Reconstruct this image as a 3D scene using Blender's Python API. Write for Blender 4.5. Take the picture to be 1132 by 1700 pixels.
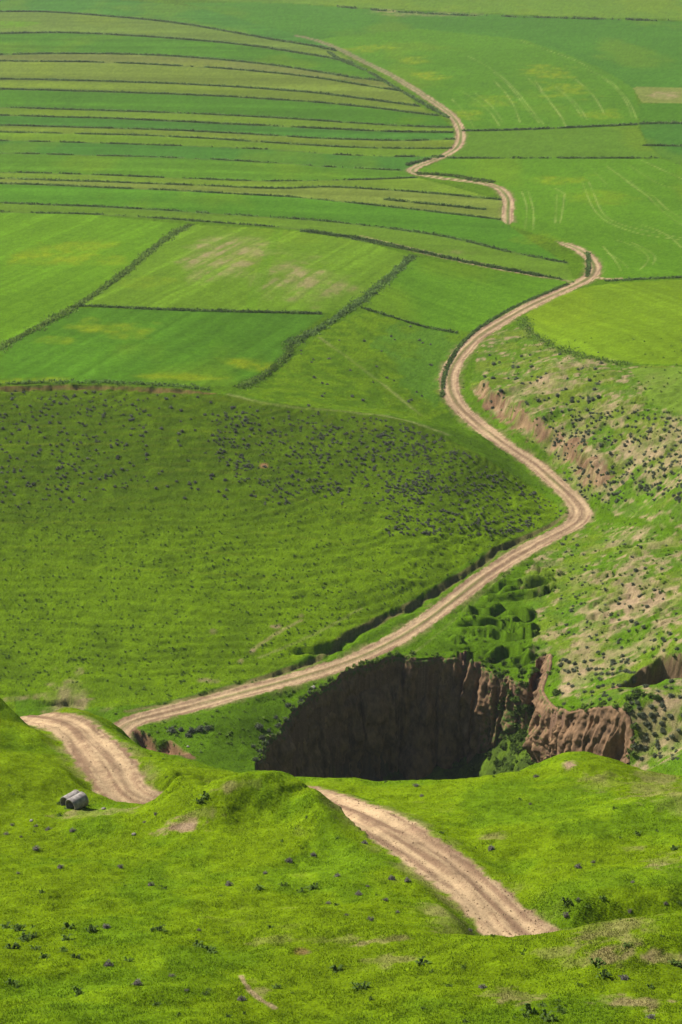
import bpy, math, random
import numpy as np
from mathutils import Vector

random.seed(7)
rng = np.random.default_rng(7)
scene = bpy.context.scene
for o in list(bpy.data.objects):
    bpy.data.objects.remove(o)

# ------------------------------------------------------------------ camera
W_PX, H_PX, FOC = 1132.0, 1700.0, 3200.0      # photograph size, focal length in its pixels
PITCH = math.radians(20.5)
CAM_Z = 160.0                                  # the plain lies near z = 20
cam_d = bpy.data.cameras.new('camera')
cam_d.sensor_fit = 'HORIZONTAL'
cam_d.sensor_width = 24.0
cam_d.lens = 24.0 * FOC / W_PX
cam_d.clip_start = 1.0
cam_d.clip_end = 20000.0
cam = bpy.data.objects.new('camera', cam_d)
scene.collection.objects.link(cam)
cam.location = (0, 0, CAM_Z)
cam.rotation_euler = (math.pi / 2 - PITCH, 0, 0)
scene.camera = cam

# ------------------------------------------------------------------ sky, sun, exposure
SUN_EL = math.radians(41)
SUN_AZ = math.atan2(-0.84, 0.54)               # behind the scene, to the left
world = bpy.data.worlds.new('World')
scene.world = world
world.use_nodes = True
wn = world.node_tree
sky = wn.nodes.new('ShaderNodeTexSky')
sky.sky_type = 'NISHITA'
sky.sun_disc = False
sky.sun_elevation = SUN_EL
sky.sun_rotation = SUN_AZ
sky.air_density = 1.0
sky.dust_density = 0.6
bg = wn.nodes['Background']
bg.inputs[1].default_value = 0.05
wn.links.new(sky.outputs[0], bg.inputs[0])

sl = bpy.data.lights.new('sun', 'SUN')
sl.energy = 5.0
sl.angle = math.radians(0.53)
sl.color = (1.0, 0.955, 0.88)
sun = bpy.data.objects.new('sun', sl)
scene.collection.objects.link(sun)
S = Vector((math.sin(SUN_AZ) * math.cos(SUN_EL), math.cos(SUN_AZ) * math.cos(SUN_EL), math.sin(SUN_EL)))
sun.rotation_euler = S.to_track_quat('Z', 'Y').to_euler()
sun.location = S * 400

vs = scene.view_settings
vs.view_transform = 'Standard'
vs.look = 'None'
vs.exposure = 0.74
vs.gamma = 1.0
vs.use_curve_mapping = False

# ------------------------------------------------------------------ helpers: noise, rays
def vnoise(x, y, seed=0):
    xf = np.floor(x); yf = np.floor(y)
    xi = xf.astype(np.int64).astype(np.uint32); yi = yf.astype(np.int64).astype(np.uint32)
    fx = x - xf; fy = y - yf
    fx = fx * fx * (3 - 2 * fx); fy = fy * fy * (3 - 2 * fy)
    def h(a, b):
        v = a * np.uint32(374761393) + b * np.uint32(668265263) + np.uint32((seed * 144269504 + 12345) & 0xffffffff)
        v = (v ^ (v >> np.uint32(13))) * np.uint32(1274126177)
        v = v ^ (v >> np.uint32(16))
        return v.astype(np.float64) / 4294967295.0
    one = np.uint32(1)
    a = h(xi, yi); b = h(xi + one, yi); c = h(xi, yi + one); d = h(xi + one, yi + one)
    return (a + (b - a) * fx) * (1 - fy) + (c + (d - c) * fx) * fy

def fbm(x, y, octaves=4, seed=0, gain=0.5):
    s = 0.0; amp = 1.0; tot = 0.0
    for k in range(octaves):
        s = s + amp * vnoise(x * 2 ** k + 17.3 * k, y * 2 ** k - 9.1 * k, seed + k)
        tot += amp; amp *= gain
    return s / tot

def sstep(a, b, x):
    t = np.clip((x - a) / (b - a), 0, 1)
    return t * t * (3 - 2 * t)

def px_dir(px, py):
    """photo pixel -> azimuth (rad, + right) and tangent of elevation"""
    px = np.asarray(px, float); py = np.asarray(py, float)
    cx = (px - W_PX / 2) / FOC; cy = -(py - H_PX / 2) / FOC
    fwd = math.cos(PITCH) + cy * math.sin(PITCH)
    up = -math.sin(PITCH) + cy * math.cos(PITCH)
    hyp = np.hypot(cx, fwd)
    return np.arctan2(cx, fwd), up / hyp

# ------------------------------------------------------------------ base relief
# (photo x, photo y, horizontal metres from the camera foot) on what is seen ...
CR = [
 # foreground
 (-150,1700,83),(0,1700,82),(300,1700,82),(566,1700,81),(850,1700,81),(1132,1700,82),(1290,1700,83),
 (-150,1620,91),(0,1620,90),(300,1620,90),(566,1620,89),(850,1620,88.5),(1132,1620,89),(1290,1620,89),
 (-150,1540,101),(0,1540,100),(250,1540,100),(500,1540,100),(700,1550,98),(900,1540,97),(1020,1528,98.5),(1132,1520,99),(1290,1515,100),
 (865,1537,107),(820,1497,111),(740,1440,118),(660,1380,126),(600,1350,132),(560,1336,136),(500,1450,116),(620,1450,115.5),(620,1500,107),
 (1000,1500,110),(1132,1490,111),(1290,1490,111),(900,1400,124),(1020,1420,121),(1132,1400,122),(1290,1400,122),(800,1350,134),(1000,1340,134),(1132,1340,133),
 (0,1390,130),(-150,1390,130),(300,1480,112),(100,1480,112),(200,1400,127),(300,1400,125.5),
 (128,1340,140),(40,1345,139),(-150,1330,142),(240,1338,140.5),(190,1270,154),(110,1210,170),(45,1178,182),
 (0,1154,173),(25,1164,178),(-120,1120,176),(0,1250,155),(60,1270,151),(20,1210,163),(90,1290,147.5),(0,1310,143.5),
 (250,1242,160),(215,1221,167),(290,1258,155),(330,1273,152),(285,1292,149),(375,1284,150),(180,1196,173),(120,1182,181),(275,1336,137.4),(312,1320,136),(350,1307,134.6),
 (430,1280,134),(400,1287,133.6),(470,1290,133),(370,1306,132.6),(503,1303,133.6),(340,1335,131.2),(535,1332,133),(300,1375,128),(430,1345,130.5),(430,1395,125.5),(540,1385,127),(575,1400,124.5),
 (600,1302,148),(520,1308,147),(800,1294,152),(700,1297,150),(900,1275,156),(950,1262,160),(1060,1268,153),(1132,1290,148),(1290,1285,150),
 # far slope, gully and valley road
 (300,1225,290),(270,1245,284),(400,1200,294),(430,1262,285),(470,1205,297),(540,1142,306),(620,1099,314),
 (200,1200,296),(330,1166,302),(540,1115,312),(650,1065,322),(760,990,342),(880,905,366),(967,858,379),
 (900,775,408),(800,705,438),(745,640,467),(770,580,497),(830,535,523),(960,472,569),(985,440,594),(930,402,633),
 (845,370,663),(845,330,707),(690,285,768),
 # right slope behind the pit
 (720,1091,316),(770,1093,316),(850,1130,309),(880,1140,306),(893,1088,315),(925,1095,309),(950,1160,291),(1045,1190,276),
 (1050,1262,271),(1132,1250,258),(1290,1250,250),
]
# ... (photo x, photo y, height above the plain datum -160+z) where the height is the better guess
CZ = [
 (0,1150,-149),(0,1050,-145.5),(0,900,-139),(0,750,-132),(0,640,-128),(-150,1150,-149),(-150,900,-138),(-150,640,-127),
 (300,1140,-148),(300,1050,-145.2),(300,900,-139.6),(300,750,-133),(300,648,-129),
 (600,1040,-145.0),(600,950,-142.3),(600,800,-137),(600,690,-132.6),(460,670,-130.6),
 (800,885,-141.6),(800,760,-136),(900,832,-141.5),(700,702,-133.6),(760,735,-135.4),(700,660,-139.2),(560,625,-135.5),(480,640,-133.3),(400,628,-131),(650,600,-138),(680,640,-139),
 (0,560,-130),(-150,560,-129.5),(200,520,-131.5),(400,450,-134),(600,500,-136.4),(650,450,-136.6),(800,480,-138),(200,400,-135),(500,390,-137.2),(0,450,-133.5),(-150,450,-133),(0,350,-137.2),(-150,350,-137),
 (1000,545,-133),(1000,490,-136),(1132,510,-133.6),(1290,510,-132),(1132,600,-129.5),(1290,600,-127),(900,560,-136.2),(1000,590,-131.5),(880,520,-138),
 (900,650,-134),(850,625,-136.6),(1000,700,-132),(1132,700,-127),(1290,700,-124),(1050,780,-134.2),(1132,800,-129.6),(1290,800,-126),
 (1000,830,-139.4),(1050,850,-138),(1132,880,-133.5),(1290,880,-130),
 (1000,950,-139),(1100,950,-135),(1132,1050,-132.6),(1290,1050,-129),(1000,1050,-139.5),(880,1050,-144),(860,970,-144.2),(930,1000,-142.4),(800,1040,-145.2),
 (960,1100,-141.5),(1050,1110,-137.5),(1132,1130,-133.5),(1290,1150,-130),
 (0,250,-139.6),(-150,250,-139.6),(300,250,-139.8),(500,300,-139.6),(1132,400,-139),(1290,400,-139),(1000,350,-139.6),(1132,250,-140),(900,250,-140.2),
 (566,150,-140.8),(0,150,-140.6),(1132,150,-140.8),(566,60,-141.5),(0,60,-141.3),(1132,60,-141.5),(-150,100,-141),(1290,100,-141.2),
 (566,0,-142),(0,0,-142),(1132,0,-142),
]
# ... and (photo x, metres, height) where the photograph hides the ground
CH = [(x, r, z) for x in (-150, 100, 330, 560, 800, 1000, 1200) for (r, z) in
      ((4, -14), (22, -27), (45, -41), (65, -51.5))]
CH += [(x, 212, -118) for x in (330, 430, 560, 700, 850, 1000, 1150, 1290)]
CH += [(x, 246, -140) for x in (330, 430, 560, 700, 850, 980)] + [(1090, 240, -131), (1200, 236, -128)]
CH += [(150, 212, -112), (150, 250, -139), (20, 222, -112), (20, 255, -137), (-150, 215, -104), (-150, 250, -130)]
CH += [(400, 146, -81.4), (330, 146, -81.6), (285, 144.5, -80.8), (480, 144.5, -80.4), (440, 139, -76), (400, 138.5, -76)]
CH += [(x, r, z) for x in (520, 620, 720, 820, 900, 1000, 1150, 1290) for r, z in ((164, -92), (182, -104))]
CH += [(880, 103.5, -69), (940, 103.5, -69.6), (1010, 104.5, -69.6), (1100, 105.5, -69.6), (1200, 107, -69.6)]
CH += [(x, 166, -92) for x in (350, 430)] + [(x, 184, -104) for x in (250, 340, 430)] + [(270, 170, -93.5), (190, 184, -97), (110, 192, -99)]
CH += [(x, r, -142.0) for x in (-150, 566, 1290) for r in (2600, 4200, 7000)]

def cam_az(px):
    return np.arctan((px - W_PX / 2) / (FOC * math.cos(PITCH)))

K = []
for px, py, r in CR:
    a, t = px_dir(px, py); K.append((float(a), math.log(r), float(t) * r))
for px, py, z in CZ:
    a, t = px_dir(px, py); K.append((float(a), math.log(z / float(t)), z))
for px, r, z in CH:
    K.append((float(cam_az(px)), math.log(r), z))
K = np.array(K)
MQ = 0.02
def kern(d2): return -np.sqrt(d2 + MQ * MQ)
n = len(K)
# trend: heights measured against a smooth mean profile
PR_L = np.log([4, 22, 45, 65, 82, 100, 125, 150, 180, 215, 250, 290, 340, 420, 560, 800, 2000, 9000])
PR_Z = np.array([-14, -27, -41, -51.5, -58, -64, -73, -80.5, -95, -118, -138, -148, -144, -138, -136, -140, -142, -142.0])
def trend(lr): return np.interp(lr, PR_L, PR_Z)
A = kern((K[:, None, 0] - K[None, :, 0]) ** 2 + (K[:, None, 1] - K[None, :, 1]) ** 2)
A = A + np.eye(n) * 0.0004
P = np.c_[np.ones(n), K[:, 0]]
M = np.zeros((n + 2, n + 2)); M[:n, :n] = A; M[:n, n:] = P; M[n:, :n] = P.T
rhs = np.r_[K[:, 2] - trend(K[:, 1]), 0, 0]
SOL = np.linalg.solve(M, rhs)
def base_height(az, lr):
    out = np.empty(az.shape); fa = az.ravel(); fl = lr.ravel(); fo = out.ravel()
    k0 = K[:, 0].astype(np.float32); k1 = K[:, 1].astype(np.float32); w = SOL[:n].astype(np.float32)
    for i in range(0, fa.size, 40000):
        a = fa[i:i + 40000].astype(np.float32); l = fl[i:i + 40000].astype(np.float32)
        d2 = (a[:, None] - k0) ** 2 + (l[:, None] - k1) ** 2
        fo[i:i + 40000] = kern(d2) @ w
    fo += SOL[n] + SOL[n + 1] * fa + trend(fl)
    return fo.reshape(az.shape)

# ------------------------------------------------------------------ the grid of the land
COLS = np.r_[np.linspace(-20, -12.6, 50, endpoint=False), np.linspace(-12.6, 12.6, 630), np.linspace(12.6, 20, 51)[1:]]
COLS = np.radians(COLS)
rows = [3.0]
while rows[-1] < 9000:
    r = rows[-1]; z = abs(float(trend(math.log(r))))
    if r < 78: dr = max(0.6, r * 0.05)
    elif r < 188: dr = 0.175 * (0.6 + 0.4 * r / 120)
    elif r < 240: dr = 0.9
    elif r < 276: dr = 0.5
    elif r < 2100: dr = (r * r + z * z) / z / 1928 * 1.12
    else: dr = r * 0.06
    rows.append(r + dr)
ROWS = np.array(rows)
NR, NC = len(ROWS), len(COLS)
AZ, RR = np.meshgrid(COLS, ROWS)
X = RR * np.sin(AZ); Y = RR * np.cos(AZ)
# interpolate the smooth base on a coarser grid, then refine it bilinearly in rows and columns
ci = np.unique(np.r_[np.arange(0, NC, 4), NC - 1]); ri = np.unique(np.r_[np.arange(0, NR, 3), NR - 1])
Zc = base_height(AZ[np.ix_(ri, ci)], np.log(RR[np.ix_(ri, ci)]))
Zt = np.empty((len(ri), NC))
for k in range(len(ri)): Zt[k] = np.interp(COLS, COLS[ci], Zc[k])
Z = np.empty((NR, NC))
for k in range(NC): Z[:, k] = np.interp(ROWS, ROWS[ri], Zt[:, k])
print('grid', NR, NC, NR * NC)

def col_index(a):
    k = np.clip(np.searchsorted(COLS, a), 1, NC - 1)
    return np.where(np.abs(COLS[k - 1] - a) < np.abs(COLS[k] - a), k - 1, k)

class Caster:
    def __init__(self, Zg):
        self.cm = np.maximum.accumulate(Zg / ROWS[:, None], axis=0)
    def cast(self, px, py):
        """photo pixels -> world points on the land (x, y)"""
        a, t = px_dir(px, py); a = np.atleast_1d(a); t = np.atleast_1d(t)
        c = col_index(a); r = np.empty(a.shape)
        order = np.argsort(c, kind='stable')
        cs = c[order]; starts = np.r_[0, np.nonzero(np.diff(cs))[0] + 1, len(cs)]
        for i in range(len(starts) - 1):
            idx = order[starts[i]:starts[i + 1]]
            col = self.cm[:, cs[starts[i]]]
            k = np.clip(np.searchsorted(col, t[idx]), 1, NR - 1)
            s0 = col[k - 1]; s1 = col[k]
            f = np.where(s1 > s0, (t[idx] - s0) / np.maximum(s1 - s0, 1e-12), 1)
            r[idx] = ROWS[k - 1] + np.clip(f, 0, 1) * (ROWS[k] - ROWS[k - 1])
        return np.c_[r * np.sin(a), r * np.cos(a)]

def land(x, y, Zg=None):
    """height of the land at world x, y (bilinear)"""
    Zg = Z if Zg is None else Zg
    x = np.asarray(x, float); y = np.asarray(y, float)
    a = np.arctan2(x, y); r = np.hypot(x, y)
    c = np.clip(np.searchsorted(COLS, a) - 1, 0, NC - 2); k = np.clip(np.searchsorted(ROWS, r) - 1, 0, NR - 2)
    fc = np.clip((a - COLS[c]) / (COLS[c + 1] - COLS[c]), 0, 1); fr = np.clip((r - ROWS[k]) / (ROWS[k + 1] - ROWS[k]), 0, 1)
    return (Zg[k, c] * (1 - fc) + Zg[k, c + 1] * fc) * (1 - fr) + (Zg[k + 1, c] * (1 - fc) + Zg[k + 1, c + 1] * fc) * fr

BASE = Caster(Z)
BASE_FAR = Caster(np.where(RR < 240, -1e4, Z))     # ground beyond the near hummocks
def dens(pts, step=14.0):
    """subdivide a pixel polyline"""
    out = []
    for (x0, y0), (x1, y1) in zip(pts[:-1], pts[1:]):
        m = max(1, int(math.hypot(x1 - x0, y1 - y0) / step))
        for k in range(m): out.append((x0 + (x1 - x0) * k / m, y0 + (y1 - y0) * k / m))
    out.append(pts[-1])
    return np.array(out, float)
def wline(pts, step=14.0, caster=None):
    d = dens(pts, step); return (caster or BASE).cast(d[:, 0], d[:, 1])
def smooth_line(p, it=3):
    p = p.copy()
    for _ in range(it):
        p[1:-1] = (p[:-2] + 2 * p[1:-1] + p[2:]) / 4
    return p
def chaikin(pts, it=2):
    p = np.array(pts, float)
    for _ in range(it):
        q = np.empty((2 * len(p), p.shape[1])); q[0] = p[0]; q[-1] = p[-1]
        q[1:-1:2] = p[:-1] * .75 + p[1:] * .25
        q[2:-1:2] = p[:-1] * .25 + p[1:] * .75
        p = q
    return [tuple(v) for v in p]
def resample(p, step):
    seg = np.hypot(*np.diff(p, axis=0).T); s = np.r_[0, np.cumsum(seg)]
    m = max(2, int(s[-1] / step) + 1); t = np.linspace(0, s[-1], m)
    return np.c_[np.interp(t, s, p[:, 0]), np.interp(t, s, p[:, 1])]

XF = X.ravel(); YF = Y.ravel()
def near(line, margin):
    """flat indices of grid points within the line's box"""
    lo = line.min(0) - margin; hi = line.max(0) + margin
    rr0 = np.hypot(np.maximum(0, 0), 0)
    # restrict to rows first: ranges of the line
    r = np.hypot(line[:, 0], line[:, 1]); k0 = max(0, np.searchsorted(ROWS, r.min() - margin - 2) - 1); k1 = min(NR, np.searchsorted(ROWS, r.max() + margin + 2) + 1)
    a = np.arctan2(line[:, 0], line[:, 1]); da = margin / max(20, r.min())
    c0 = max(0, np.searchsorted(COLS, a.min() - da) - 1); c1 = min(NC, np.searchsorted(COLS, a.max() + da) + 1)
    sub = (np.arange(k0, k1)[:, None] * NC + np.arange(c0, c1)[None, :]).ravel()
    xs = XF[sub]; ys = YF[sub]
    return sub[(xs >= lo[0]) & (xs <= hi[0]) & (ys >= lo[1]) & (ys <= hi[1])]

def line_dist(idx, line):
    """unsigned distance, side (+ = right of travel), arc length at the nearest point"""
    x = XF[idx]; y = YF[idx]
    best = np.full(x.shape, 1e9); side = np.zeros(x.shape); arc = np.zeros(x.shape); s = 0.0
    for (ax, ay), (bx, by) in zip(line[:-1], line[1:]):
        dx, dy = bx - ax, by - ay; L2 = dx * dx + dy * dy
        if L2 < 1e-9: continue
        t = np.clip(((x - ax) * dx + (y - ay) * dy) / L2, 0, 1)
        ex = x - ax - t * dx; ey = y - ay - t * dy
        d = ex * ex + ey * ey
        m = d < best
        best[m] = d[m]; side[m] = np.sign(ex[m] * dy - ey[m] * dx); L = math.sqrt(L2); arc[m] = s + t[m] * L
        s += L
    return np.sqrt(best), side, arc, s

def in_poly(idx, poly, wob=0.0, scale=0.3, seed=5):
    x = XF[idx].copy(); y = YF[idx].copy()
    if wob:
        x += (fbm(x * scale, y * scale, 3, seed) - .5) * 2 * wob; y += (fbm(XF[idx] * scale + 40, YF[idx] * scale, 3, seed + 9) - .5) * 2 * wob
    c = np.zeros(x.shape, bool); px, py = poly[-1]
    for qx, qy in poly:
        if qy != py:
            m = ((qy > y) != (py > y)) & (x < (px - qx) * (y - qy) / (py - qy) + qx)
            c ^= m
        px, py = qx, qy
    return c
def poly_idx(poly, wob=0.0, scale=.3, seed=5):
    i = near(poly, wob + .5); return i[in_poly(i, poly, wob, scale, seed)]

# ------------------------------------------------------------------ fine relief
def rmask(a, b, c, d):
    return sstep(a, b, RR) * (1 - sstep(c, d, RR))
fgm = 1 - sstep(190, 240, RR)
midm = rmask(240, 270, 470, 540)
Z += fgm * ((fbm(X * .11, Y * .11, 3, 3) - .5) * 1.9 + (fbm(X * .7, Y * .7, 4, 11) - .5) * .42) * sstep(70, 84, RR)
Z += midm * ((fbm(X * .06, Y * .06, 3, 21) - .5) * 1.0 + (fbm(X * .45, Y * .45, 3, 31) - .5) * .35)
Z += sstep(540, 700, RR) * (fbm(X * .012, Y * .012, 3, 41) - .5) * 1.2

HILL = wline(chaikin([(-200,640),(0,640),(150,640),(300,645),(380,655),(450,672),(560,680),(660,692),(720,715),(800,755),(880,805),(938,848),(905,872),(820,905),(735,965),(640,1015),(520,1085),(403,1130),(318,1154),(212,1178),(100,1165),(0,1150),(-200,1150)], 1), 20)
hi = poly_idx(HILL)
hx, hy = XF[hi], YF[hi]
# narrow trodden contour steps across the hillside
ZF = Z.ravel()
ph = ZF[hi] * 1.9 + (fbm(hx * .03, hy * .03, 3, 51) - .5) * 5
ter = np.abs((ph % 1) - .5) * 2
amp = .05 + .20 * fbm(hx * .05, hy * .05, 3, 52) ** 1.5
ZF[hi] += (sstep(.25, .6, ter) - .5) * amp
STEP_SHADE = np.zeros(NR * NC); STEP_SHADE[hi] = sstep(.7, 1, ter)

def cut(line, h, w, steep=.55, taper=3.0, wob=.5, seed=1):
    """a small scarp: sharp drop on the right-hand side of the line, easing out over w metres"""
    idx = near(line, w + 1)
    d, s, arc, L = line_dist(idx, line)
    sd = d * s + (fbm(XF[idx] * .4, YF[idx] * .4, 3, seed + 70) - .5) * 2 * wob
    hh = h * np.clip(np.minimum(arc, L - arc) / taper, 0, 1) * (.55 + .9 * fbm(arc * .35, arc * 0 + seed, 2, seed))
    drop = sstep(0, steep, sd) * (1 - sstep(steep, w, sd))
    ZF[idx] -= hh * drop

# step of the hillside above the valley road (left to right, drop on the road's side)
GUL = [(212,1180),(318,1156),(403,1131),(456,1111),(503,1099),(557,1060),(600,1035),(640,1017),(700,987),(735,966),(765,951),(800,926),(820,906),(860,891),(905,873),(940,852)]
GULW = smooth_line(wline(GUL, 8, BASE_FAR), 2)
cut(GULW, .95, 3.6, 1.1, 10, 1.3, 3)
cut(wline([(475,1040+35),(520,1072),(560,1062),(585,1072)], 6), 1.2, 3, .6, 2, .3, 4)
C3 = lambda pts: [(732 + x / 2.83, 880 + y / 2.83) for x, y in pts]
SLUMP = [[(370,180),(410,215),(430,265)],[(240,255),(310,262),(375,275)],[(255,325),(320,333),(375,325)],[(215,300),(300,365),(385,370)],[(195,405),(270,403),(340,432)],
 [(50,500),(130,478),(205,520)],[(265,500),(340,497),(415,518)],[(25,545),(110,552),(195,560)],[(235,565),(320,560),(395,558)],[(75,405),(145,385)],[(430,170),(500,172),(585,182)],
 [(300,190),(350,210),(390,205)],[(320,290),(400,300),(470,290)],[(250,620),(330,640),(430,650)],[(400,400),(450,410),(500,400)],[(30,600),(110,590),(200,615)],[(480,300),(440,345),(500,340)],
 [(330,455),(400,462),(455,470)],[(120,450),(180,455),(240,462)],[(200,345),(240,350),(270,385)]]
def saw(poly_px, period, h, seed, edge=2.5, wob=2.2):
    """ragged little slip steps, each with its steep face towards the valley"""
    poly = wline(poly_px, 8); i = poly_idx(poly, 1.5, .2, seed)
    d, _, _, _ = line_dist(i, np.r_[poly, poly[:1]])
    x, y = XF[i], YF[i]
    ph = (y * .93 + x * .12) / period + (fbm(x * .055, y * .13, 4, seed + 1) - .5) * wob * 2
    fr = ph % 1; cell = np.floor(ph)
    st = sstep(0, .24, fr) * (1 - sstep(.24, 1, fr))
    on = sstep(.42, .56, fbm(x * .085 + cell * 5.3, cell * 3.1, 3, seed + 2))
    ZF[i] += h * (st - .35) * on * sstep(0, edge, d) * (.5 + fbm(x * .3, y * .3, 2, seed + 3))
saw(C3([(20,640),(10,520),(60,400),(180,310),(280,190),(380,140),(600,160),(560,270),(480,400),(470,560),(440,680),(250,640)]), 2.7, 2.9, 1100)
saw([(600,1030),(700,975),(800,915),(900,865),(925,845),(850,815),(760,850),(690,900),(620,980)], 2.6, .8, 1110)
saw([(1000,900),(1132,890),(1132,1060),(1040,1080),(960,1060),(960,960)], 3.4, .7, 1120)
saw([(800,600),(900,570),(1040,615),(1132,640),(1132,830),(1010,830),(900,735)], 3.6, .7, 1130)
for k, pl in enumerate([[(370,150),(480,155),(590,150)],[(720,390),(760,405),(800,385)],[(700,430),(740,440)],[(860,60),(900,55),(930,70)],[(880,290),(930,300)],[(640,520),(660,535)],[(900,480),(940,490)]]):
    cut(wline(C3(pl), 5), .8, 2.4, .5, 1.2, .4, 140 + k)
# notch on the right slope
NOTCH = wline([(1022,1138),(1045,1128),(1062,1110),(1085,1100),(1100,1088),(1140,1084),(1200,1082)], 6)
cut(NOTCH, 5.2, 9, .9, 4, .6, 9)
cut(wline([(1115,1215),(1135,1208),(1170,1210)], 6), 1.5, 3, .6, 1.5, .3, 10)
# raw cut below the gully and dark undercuts near the culvert
CUTA = wline([(196,1210),(225,1211),(245,1220),(262,1232),(285,1230),(300,1240),(316,1252)], 5, BASE_FAR)
cut(smooth_line(CUTA, 2), 1.9, 5, 1.0, 3, .9, 12)
cut(wline([(250,1312),(262,1303),(290,1298),(330,1303)], 4), .9, 2.2, .4, .8, .2, 13)
cut(wline([(245,1325),(255,1312),(268,1312)], 3), .8, 1.6, .4, .5, .15, 14)
cut(wline([(318,1296),(335,1300),(352,1306)], 4), .5, 1.5, .35, .6, .15, 15)
cut(wline([(462,1312),(490,1318),(515,1326)], 4), .35, 2.2, .4, 1, .2, 16)
cut(wline([(60,1160),(120,1158),(165,1172)], 6, BASE_FAR), 1.2, 3, .6, 3, .5, 17)
# bank edge at the foot of the fields
cut(smooth_line(wline([(-150,642),(0,642),(100,639),(200,641),(300,646),(352,652)], 8), 2), 1.0, 5, 1.3, 12, 1.0, 18)

# ------------------------------------------------------------------ roads
def az_r(px, r):
    a = float(cam_az(px)); return (r * math.sin(a), r * math.cos(a))
RD1 = wline(chaikin([(865,1537),(820,1495),(760,1450),(700,1408),(650,1375),(600,1350),(560,1337)], 2), 10)
RD1 = np.r_[[az_r(1290, 108), az_r(1190, 107), az_r(1090, 105.5), az_r(1000, 104), az_r(940, 103.5), az_r(905, 104.2)], RD1]
HID1 = np.array([az_r(545, 141), az_r(520, 146.5), az_r(420, 147), az_r(330, 147), az_r(285, 145)])
RD2 = wline(chaikin([(236,1332),(213,1316),(198,1295),(180,1262),(150,1228),(110,1200),(70,1184),(45,1175)], 2), 8)
HID2 = np.array([az_r(20, 196), az_r(5, 212), az_r(30, 232), az_r(90, 250), az_r(145, 266), az_r(182, 284)])
RD3 = wline(chaikin([(190,1203),(260,1187),(330,1168),(430,1142),(540,1115),(600,1090),(650,1065),(700,1035),(760,990),(800,960),(850,925),(900,898),(945,878),(972,860),(968,843),(950,825),(920,797),(890,772),(850,745),(800,710),(770,685),(750,660),(742,630),(750,605),(770,580),(795,557),(830,535),(870,512),(920,488),(965,470),(988,455),(986,436),(970,418),(940,405),(905,396)], 2), 10, BASE_FAR)
ROAD_A = np.r_[RD1, HID1, RD2, HID2, RD3]
ROAD_C = wline(chaikin([(843,380),(842,350),(846,332),(830,312),(800,303),(740,297),(700,290),(678,284),(690,276),(735,260),(765,242),(766,215),(755,195),(735,178),(690,150),(650,125),(600,100),(560,80),(520,65),(480,56)], 2), 8)
ROAD_D = wline(chaikin([(620,398),(700,419),(800,441),(900,459),(960,470)], 2), 10)
ROAD_E = wline([(985,458),(1005,465),(1030,463)], 6)
ROADS = []
for nm, ln, hw, it in (('A', ROAD_A, 2.15, 6), ('C', ROAD_C, 2.0, 4), ('D', ROAD_D, .9, 3), ('E', ROAD_E, .9, 1)):
    p = resample(smooth_line(ln, 2), 2.0); p = smooth_line(p, it)
    ROADS.append([nm, p, hw])
VERGE = np.zeros(NR * NC); ROADM = np.zeros(NR * NC); RSIDE = np.zeros(NR * NC); RARC = np.zeros(NR * NC)
for nm, p, hw in ROADS:
    zz = land(p[:, 0], p[:, 1], Z)
    for _ in range(25): zz[1:-1] = (zz[:-2] + zz[1:-1] * 2 + zz[2:]) / 4
    idx = near(p, hw * 3)
    d, s, arc, L = line_dist(idx, p)
    st = np.r_[0, np.cumsum(np.hypot(*np.diff(p, axis=0).T))]
    zr = np.interp(arc, st, zz)
    if nm == 'A':      # a wider graded track at the near bend
        hwv = hw * (1 + .34 * (fbm(arc * .09, arc * 0, 3, 61) - .5))
    else: hwv = hw * np.ones(arc.shape)
    wgt = 1 - sstep(1.0, 2.1, d / hwv)
    sd = d * s
    rut = -.11 * (np.exp(-((np.abs(sd) - .95 * hwv / 2.1) / .38) ** 2)) + .03 * np.exp(-(sd / .4) ** 2)
    rut += (fbm(arc * .35, sd * 1.6, 3, 62) - .5) * .16
    ZF[idx] = ZF[idx] * (1 - wgt) + (zr + rut * (d < hwv * 1.1)) * wgt
    # edge of the bare track, a little ragged
    ragged = d + (fbm(XF[idx] * 1.3, YF[idx] * 1.3, 4, 63) - .5) * (1.0 if nm == 'A' else .9)
    m = 1 - sstep(hwv - .25, hwv + .35, ragged + (3 * (1 - sstep(0, 16, arc)) + 3 * (1 - sstep(0, 16, L - arc))) * (nm != 'E'))
    vg = (1 - sstep(hwv, hwv + 1.9, ragged)) * (sstep(.38, .62, fbm(XF[idx] * .5, YF[idx] * .5, 4, 64))) * (L - arc > 10) * (arc > 10)
    VERGE[idx] = np.maximum(VERGE[idx], vg)
    upd = m > ROADM[idx]
    ROADM[idx[upd]] = m[upd]; RSIDE[idx[upd]] = (sd / hwv)[upd]; RARC[idx[upd]] = arc[upd]
# the knoll's shoulders close over the track on both sides
for bx, br, bh, bw in ((539, 131.2, 1.15, 2.0), (512, 131.0, .35, 2.6), (525, 126.5, .5, 4.5), (282, 137.0, 1.3, 1.9), (310, 136.4, .7, 2.4), (560, 128.6, .6, 2.6)):
    q0 = np.array(az_r(bx, br)); ii = near(np.array([q0, q0 + 1e-3]), bw * 2.6)
    ZF[ii] += bh * np.exp(-((XF[ii] - q0[0]) ** 2 + (YF[ii] - q0[1]) ** 2) / bw ** 2) * (1 - ROADM[ii])
# raw bank on the outside of the valley bend
BANK = wline([(776,640),(797,672),(828,698),(868,722),(908,750),(948,782),(985,815)], 8)
cut((BANK + np.array([1.2, .8]))[::-1], -2.2, 12, 1.7, 8, 1.2, 19)

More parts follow.
